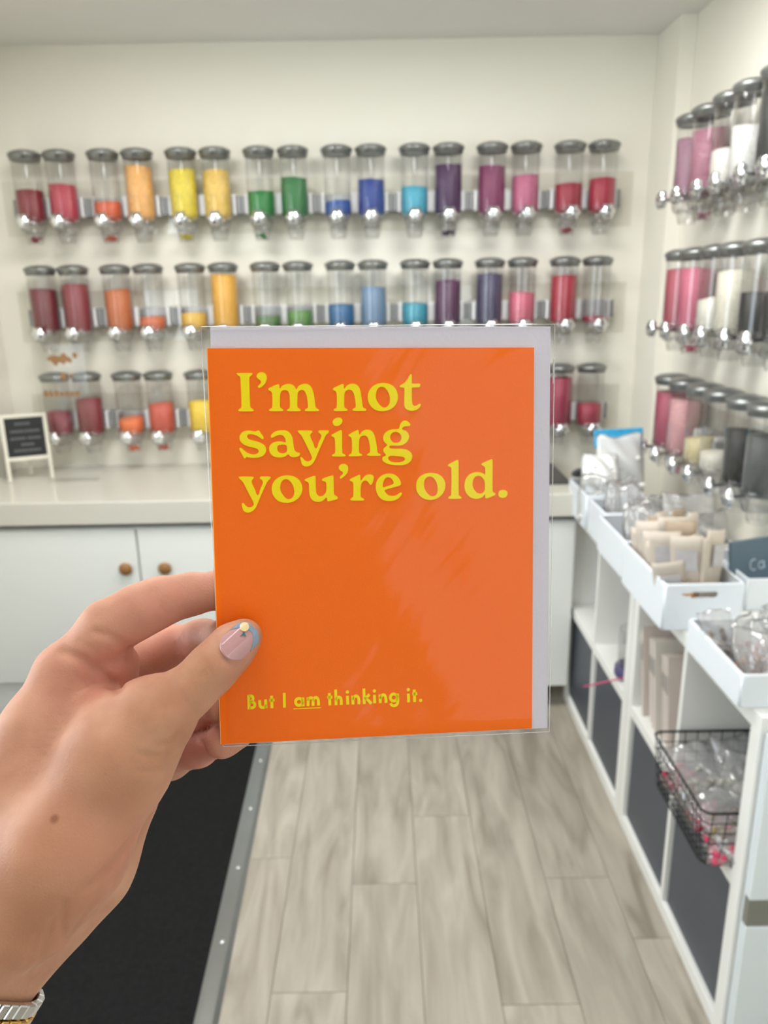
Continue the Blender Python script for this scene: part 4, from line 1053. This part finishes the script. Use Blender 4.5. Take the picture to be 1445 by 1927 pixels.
# creases: pushed in along lines found on the skin
def march(px, py, z0=.2, z1=.42):
    d = ray(px, py); z = z0
    for _ in range(80):
        s = float(sdf((CAM + d * z)[None])[0])
        if s < .0002: return CAM + d * z
        z += s * .8 / np.linalg.norm(d)
        if z > z1: return None
    return CAM + d * z
def crease(pts, width, depth):
    global V
    q = [march(*p) for p in pts]; q = [c for c in q if c is not None]
    if len(q) < 2: return
    best = np.full(len(V), 1e9)
    for a, b in zip(q, q[1:]):
        if np.linalg.norm(a - b) > .03: continue
        ab = b - a; t = np.clip(((V - a) @ ab) / (ab @ ab), 0, 1); best = np.minimum(best, np.linalg.norm(V - a - t[:, None] * ab, axis=1))
    # taper off away from the line
    V = V - N * (depth * np.exp(-(best / width) ** 2))[:, None]
CR = [([(118, 1226), (150, 1240), (185, 1262), (212, 1287), (224, 1297)], .0022, .0016),
      ([(180, 1190), (205, 1197), (232, 1212), (246, 1222)], .0018, .0010),
      ([(243, 1226), (247, 1245)], .0014, .0006),
      ([(284, 1112), (290, 1128), (304, 1146), (316, 1158)], .0011, .0007), ([(293, 1108), (300, 1126), (312, 1142)], .0010, .0005), ([(314, 1124), (318, 1142), (322, 1156)], .0009, .0004),
      ([(150, 1206), (172, 1222), (184, 1244)], .0016, .0004),
      ([(150, 1258), (180, 1288), (205, 1308)], .0010, .0003), ([(140, 1268), (165, 1292), (190, 1312)], .0010, .0003),
      ([(334, 1384), (318, 1400), (300, 1402)], .0010, .0007), ([(316, 1420), (290, 1424), (262, 1420)], .0011, .0007), ([(312, 1432), (285, 1436), (250, 1434)], .0010, .0004), ([(306, 1448), (280, 1452), (255, 1450)], .0011, .0004), ([(330, 1396), (316, 1410), (314, 1440), (312, 1462)], .0012, .0006),
      ([(268, 1556), (235, 1600), (200, 1640), (170, 1668)], .0020, .0014), ([(232, 1608), (220, 1640), (214, 1668)], .0012, .0006), ([(205, 1640), (190, 1670), (160, 1720), (128, 1770)], .0014, .0006),
      ([(118, 1700), (116, 1740), (122, 1772)], .0015, .0008), ([(100, 1730), (80, 1790), (50, 1850)], .0016, .0006), ([(70, 1760), (50, 1820)], .0014, .0004),
      ([(352, 1240), (366, 1256), (372, 1276)], .0008, .00035), ([(362, 1236), (378, 1252), (386, 1272)], .0008, .0004), ([(372, 1232), (390, 1250), (398, 1268)], .0008, .00035), ([(345, 1252), (358, 1270), (364, 1288)], .0008, .0003), ([(376, 1246), (368, 1262), (380, 1276), (392, 1258)], .0007, .0003),
      ([(404, 1200), (409, 1222), (424, 1244), (444, 1254), (462, 1242)], .0012, .0006),
      ([(345, 1376), (380, 1366), (414, 1356)], .0013, .0008), ([(372, 1388), (382, 1402), (388, 1416)], .0010, .0005), ([(330, 1212), (342, 1226)], .0010, .0005), ([(338, 1204), (350, 1222)], .0009, .0004)]
for c in CR: crease(*c)
hm = bpy.data.meshes.new('hand'); hm.from_pydata(V.tolist(), [], quads.tolist()); hm.update()
hm.polygons.foreach_set('use_smooth', [True] * len(hm.polygons))
# natural pinkness of palm side and finger joints as a skin-colour attribute
pk = np.zeros(len(V))
for px, py, rad, amt in ((305, 1135, .014, .7), (215, 1255, .016, .8), (330, 1230, .02, .8), (370, 1410, .022, .8), (375, 1375, .02, .7), (235, 1620, .022, .55), (100, 1750, .03, .5), (405, 1110, .012, .5), (215, 1505, .016, .35), (95, 1260, .018, .35), (440, 1235, .012, .4)):
    q = march(px, py)
    if q is not None: pk += amt * np.exp(-(np.linalg.norm(V - q, axis=1) / rad) ** 2)
at = hm.attributes.new('pink', 'FLOAT', 'POINT'); at.data.foreach_set('value', np.clip(pk, 0, 1).astype(np.float32))
yl = np.zeros(len(V))
for px, py, rad, amt in ((378, 1256, .010, .8), (250, 1470, .018, .7), (300, 1360, .012, .3), (60, 1770, .03, .7), (130, 1620, .025, .4)):
    q = march(px, py)
    if q is not None: yl += amt * np.exp(-(np.linalg.norm(V - q, axis=1) / rad) ** 2)
at = hm.attributes.new('tan', 'FLOAT', 'POINT'); at.data.foreach_set('value', np.clip(yl, 0, 1).astype(np.float32))
def skin_material():
    m = bpy.data.materials.new('skin'); m.use_nodes = True; nt = m.node_tree; p = nt.nodes['Principled BSDF']
    L = nt.links.new
    p.inputs['Roughness'].default_value = .56; p.inputs['Specular IOR Level'].default_value = .28
    p.inputs['Subsurface Weight'].default_value = .22; p.inputs['Subsurface Radius'].default_value = (1, .36, .2); p.inputs['Subsurface Scale'].default_value = .004
    tc = nt.nodes.new('ShaderNodeTexCoord')
    n = nt.nodes.new('ShaderNodeTexNoise'); n.inputs['Scale'].default_value = 55; n.inputs['Detail'].default_value = 6; L(tc.outputs['Object'], n.inputs['Vector'])
    rp = nt.nodes.new('ShaderNodeValToRGB'); e = rp.color_ramp.elements
    e[0].position = .32; e[0].color = lin((176, 124, 98)); e[1].position = .68; e[1].color = lin((200, 150, 122)); L(n.outputs['Fac'], rp.inputs['Fac'])
    def blend(src, attr, rgb, k):
        a = nt.nodes.new('ShaderNodeAttribute'); a.attribute_name = attr
        mu = nt.nodes.new('ShaderNodeMath'); mu.operation = 'MULTIPLY'; mu.inputs[1].default_value = k; L(a.outputs['Fac'], mu.inputs[0])
        mx = nt.nodes.new('ShaderNodeMix'); mx.data_type = 'RGBA'; mx.inputs[7].default_value = lin(rgb); L(mu.outputs[0], mx.inputs[0]); L(src, mx.inputs[6]); return mx.outputs[2]
    c = blend(rp.outputs['Color'], 'pink', (198, 128, 112), .75); c = blend(c, 'tan', (170, 122, 84), .6)
    # mole
    q = march(102, 1541)
    vd = nt.nodes.new('ShaderNodeVectorMath'); vd.operation = 'DISTANCE'; vd.inputs[1].default_value = tuple(q); L(tc.outputs['Object'], vd.inputs[0])
    mr = nt.nodes.new('ShaderNodeMapRange'); mr.inputs[1].default_value = .0008; mr.inputs[2].default_value = .0020; mr.inputs[3].default_value = .75; mr.inputs[4].default_value = 0; L(vd.outputs['Value'], mr.inputs[0])
    mx = nt.nodes.new('ShaderNodeMix'); mx.data_type = 'RGBA'; mx.inputs[7].default_value = lin((128, 76, 54)); L(mr.outputs[0], mx.inputs[0]); L(c, mx.inputs[6])
    L(mx.outputs[2], p.inputs['Base Color'])
    v = nt.nodes.new('ShaderNodeTexVoronoi'); v.feature = 'DISTANCE_TO_EDGE'; v.inputs['Scale'].default_value = 750; L(tc.outputs['Object'], v.inputs['Vector'])
    n2 = nt.nodes.new('ShaderNodeTexNoise'); n2.inputs['Scale'].default_value = 420; n2.inputs['Detail'].default_value = 3; L(tc.outputs['Object'], n2.inputs['Vector'])
    ad = nt.nodes.new('ShaderNodeMath'); ad.operation = 'ADD'; L(v.outputs['Distance'], ad.inputs[0]); L(n2.outputs['Fac'], ad.inputs[1])
    b = nt.nodes.new('ShaderNodeBump'); b.inputs['Strength'].default_value = .22; b.inputs['Distance'].default_value = .0006; L(ad.outputs[0], b.inputs['Height']); L(b.outputs['Normal'], p.inputs['Normal'])
    return m
hand = link('hand', hm, skin_material(), label='left hand of a person gripping the sleeved orange card', cat='hand')

# thumb nail: curved plate with pale blue tip, cream dot and green leaf
A3 = pix(424, 1233, 0.2); 
ax0, ax1 = tip1[0], tip2[0]
a_in, a_out = (421.5, 1234.0), (478.5, 1181.0)
tcen = lambda px, py: tip1[0] + ((CAM + ray(px, py) * .294) - tip1[0])
def depth_axis(u): # depth of the thumb axis below the nail
    z1 = (THUMB[4][0] - CAM) @ FW; z2 = (tip2[0] - CAM) @ FW
    return z1 + (z2 - z1) * (u * .8 + .25)
nd = np.array([a_out[0] - a_in[0], a_out[1] - a_in[1]]); NL = np.linalg.norm(nd); nd /= NL; nn_ = np.array([-nd[1], nd[0]])
def nail_pt(u, s, lift=0.0):
    """u 0..1 along, s -1..1 across"""
    hw = 29.5 * (1 - .10 * u)                     # half width in px
    px = a_in[0] + nd[0] * NL * u + nn_[0] * hw * s; py = a_in[1] + nd[1] * NL * u + nn_[1] * hw * s
    za = depth_axis(u); R_ = .0085 - .0006 * u
    hwm = hw * za / F; k = min(.97, abs(s) * hwm / R_)
    z = za - math.sqrt(1 - k * k) * R_ - .0007 - lift - .0008 * u * 0
    return pix(px, py, z)
def ushape(u, s):   # rounded cuticle and squared rounded tip
    return u
def nail_patch(ufun0, ufun1, lift, n=18, mcols=16, srange=(-1, 1), thick=.0005):
    vs, fs = [], []
    for k in range(2):
        for i in range(n + 1):
            s = srange[0] + (srange[1] - srange[0]) * i / n
            for j in range(mcols + 1):
                u = ufun0(s) + (ufun1(s) - ufun0(s)) * j / mcols
                vs.append(nail_pt(u, s, lift if k == 0 else lift - thick))
    M1 = mcols + 1; NN = (n + 1) * M1
    for i in range(n):
        for j in range(mcols):
            a = i * M1 + j; fs.append((a, a + 1, a + M1 + 1, a + M1)); fs.append((NN + a + M1, NN + a + M1 + 1, NN + a + 1, NN + a))
    for i in range(n):
        a, b = i * M1, (i + 1) * M1; fs.append((a, b, NN + b, NN + a)); a, b = a + mcols, b + mcols; fs.append((b, a, NN + a, NN + b))
    for j in range(mcols):
        a = j; fs.append((a + 1, a, NN + a, NN + a + 1)); a = n * M1 + j; fs.append((a, a + 1, NN + a + 1, NN + a))
    me = mesh(vs, fs, True); return me
base_u = lambda s: .30 * (abs(s) ** 2.6) * .9
tip_u = lambda s: 1.0 - .20 * abs(s) ** 3.0
line_u = lambda s: .87 - .34 * abs(s) ** 2.4
M_nail = mat('pink_nail_gel', (192, 142, 142), .10, coat=.6, sss=.1)
nail = link('thumbnail', nail_patch(base_u, lambda s: tip_u(s) - .004, 0.0), M_nail, hand, label='glossy pink thumbnail')
link('nail_tip', nail_patch(line_u, tip_u, .00018), mat('pale_blue_gel', (132, 148, 168), .12, coat=.6), nail, label='pale blue nail tip')
def nail_px(px, py):
    d = np.array([px - a_in[0], py - a_in[1]]); u = d @ nd / NL; hw = 29.5 * (1 - .10 * u); return u, d @ nn_ / hw
def decal(outline, m, name, lift, label):
    vs = [nail_pt(*nail_px(x, y), lift) for x, y in outline]
    cx = np.mean([p[0] for p in outline]); cy = np.mean([p[1] for p in outline]); vs.append(nail_pt(*nail_px(cx, cy), lift + .0001))
    n = len(outline); link(name, mesh(vs, [(i, n, (i + 1) % n) for i in range(n)], True), m, nail, label=label)
decal([(459.8 + 9.0 * cos(t), 1179.5 + 8.6 * sin(t)) for t in [2 * pi * i / 24 for i in range(24)]], mat('cream_gel', (226, 200, 150), .2), 'painted_dot', .0004, 'cream painted dot')
decal([(458.5, 1188.5), (460.5, 1189.5), (461.5, 1193.5), (463.2, 1198), (458, 1195.6), (451, 1198.2), (455.5, 1193.5)], mat('teal_gel', (58, 108, 104), .2), 'painted_leaf', .00035, 'teal painted leaf')

# watch bracelet around the wrist
wb = empty('watch_bracelet', label='two-tone silver and gold link bracelet around the wrist', cat='bracelet')
wc = (wr1 + wr2) / 2 + fd * .026
side = np.cross(fd, FW); side /= np.linalg.norm(side); upv = np.cross(side, fd)
loop = []
NLK = 34
for k in range(NLK * 2):
    t = 2 * pi * k / (NLK * 2); dr = side * cos(t) + upv * sin(t); r_ = .012
    for _ in range(40):
        s = float(sdf((wc + dr * r_)[None])[0]); 
        if s > .0012: break
        r_ += max(.0002, (.0013 - s) * .7)
    loop.append((wc + dr * r_, dr))
wb.location = tuple(wc)
M_gold = mat('gold_metal', (214, 170, 84), .2, 1.0); M_steel = mat('steel_links', (206, 206, 206), .22, 1.0)
def lk(i, w0, w1, frac, hgt):
    (pa, da), (pb, db) = loop[(2 * i) % len(loop)], loop[(2 * i + 2) % len(loop)]
    t = (pb - pa) * frac * .5; mid = (pa + pb) / 2; dn = da + db; dn /= np.linalg.norm(dn)
    vs = []
    for hh in (0, hgt):
        for ww in (w0, w1):
            for sg in (-1, 1): vs.append(mid + t * sg + fd * ww + dn * (hh + (.0006 if False else 0)) - wc)
    me = mesh(vs, [(0, 1, 3, 2), (4, 6, 7, 5), (0, 4, 5, 1), (2, 3, 7, 6), (0, 2, 6, 4), (1, 5, 7, 3)])
    bm = bmesh.new(); bm.from_mesh(me); bmesh.ops.bevel(bm, geom=bm.edges, offset=.0004, segments=1, affect='EDGES'); return from_bm(bm)
for i in range(NLK):
    a = link('link', lk(i, -.0085, -.0035, .92, .0030), M_steel, wb)
    link('gold_piece', lk(i, -.0032, .0032, .86, .0034), M_gold, a)
    link('steel_piece', lk(i, .0035, .0085, .92, .0030), M_steel, a)
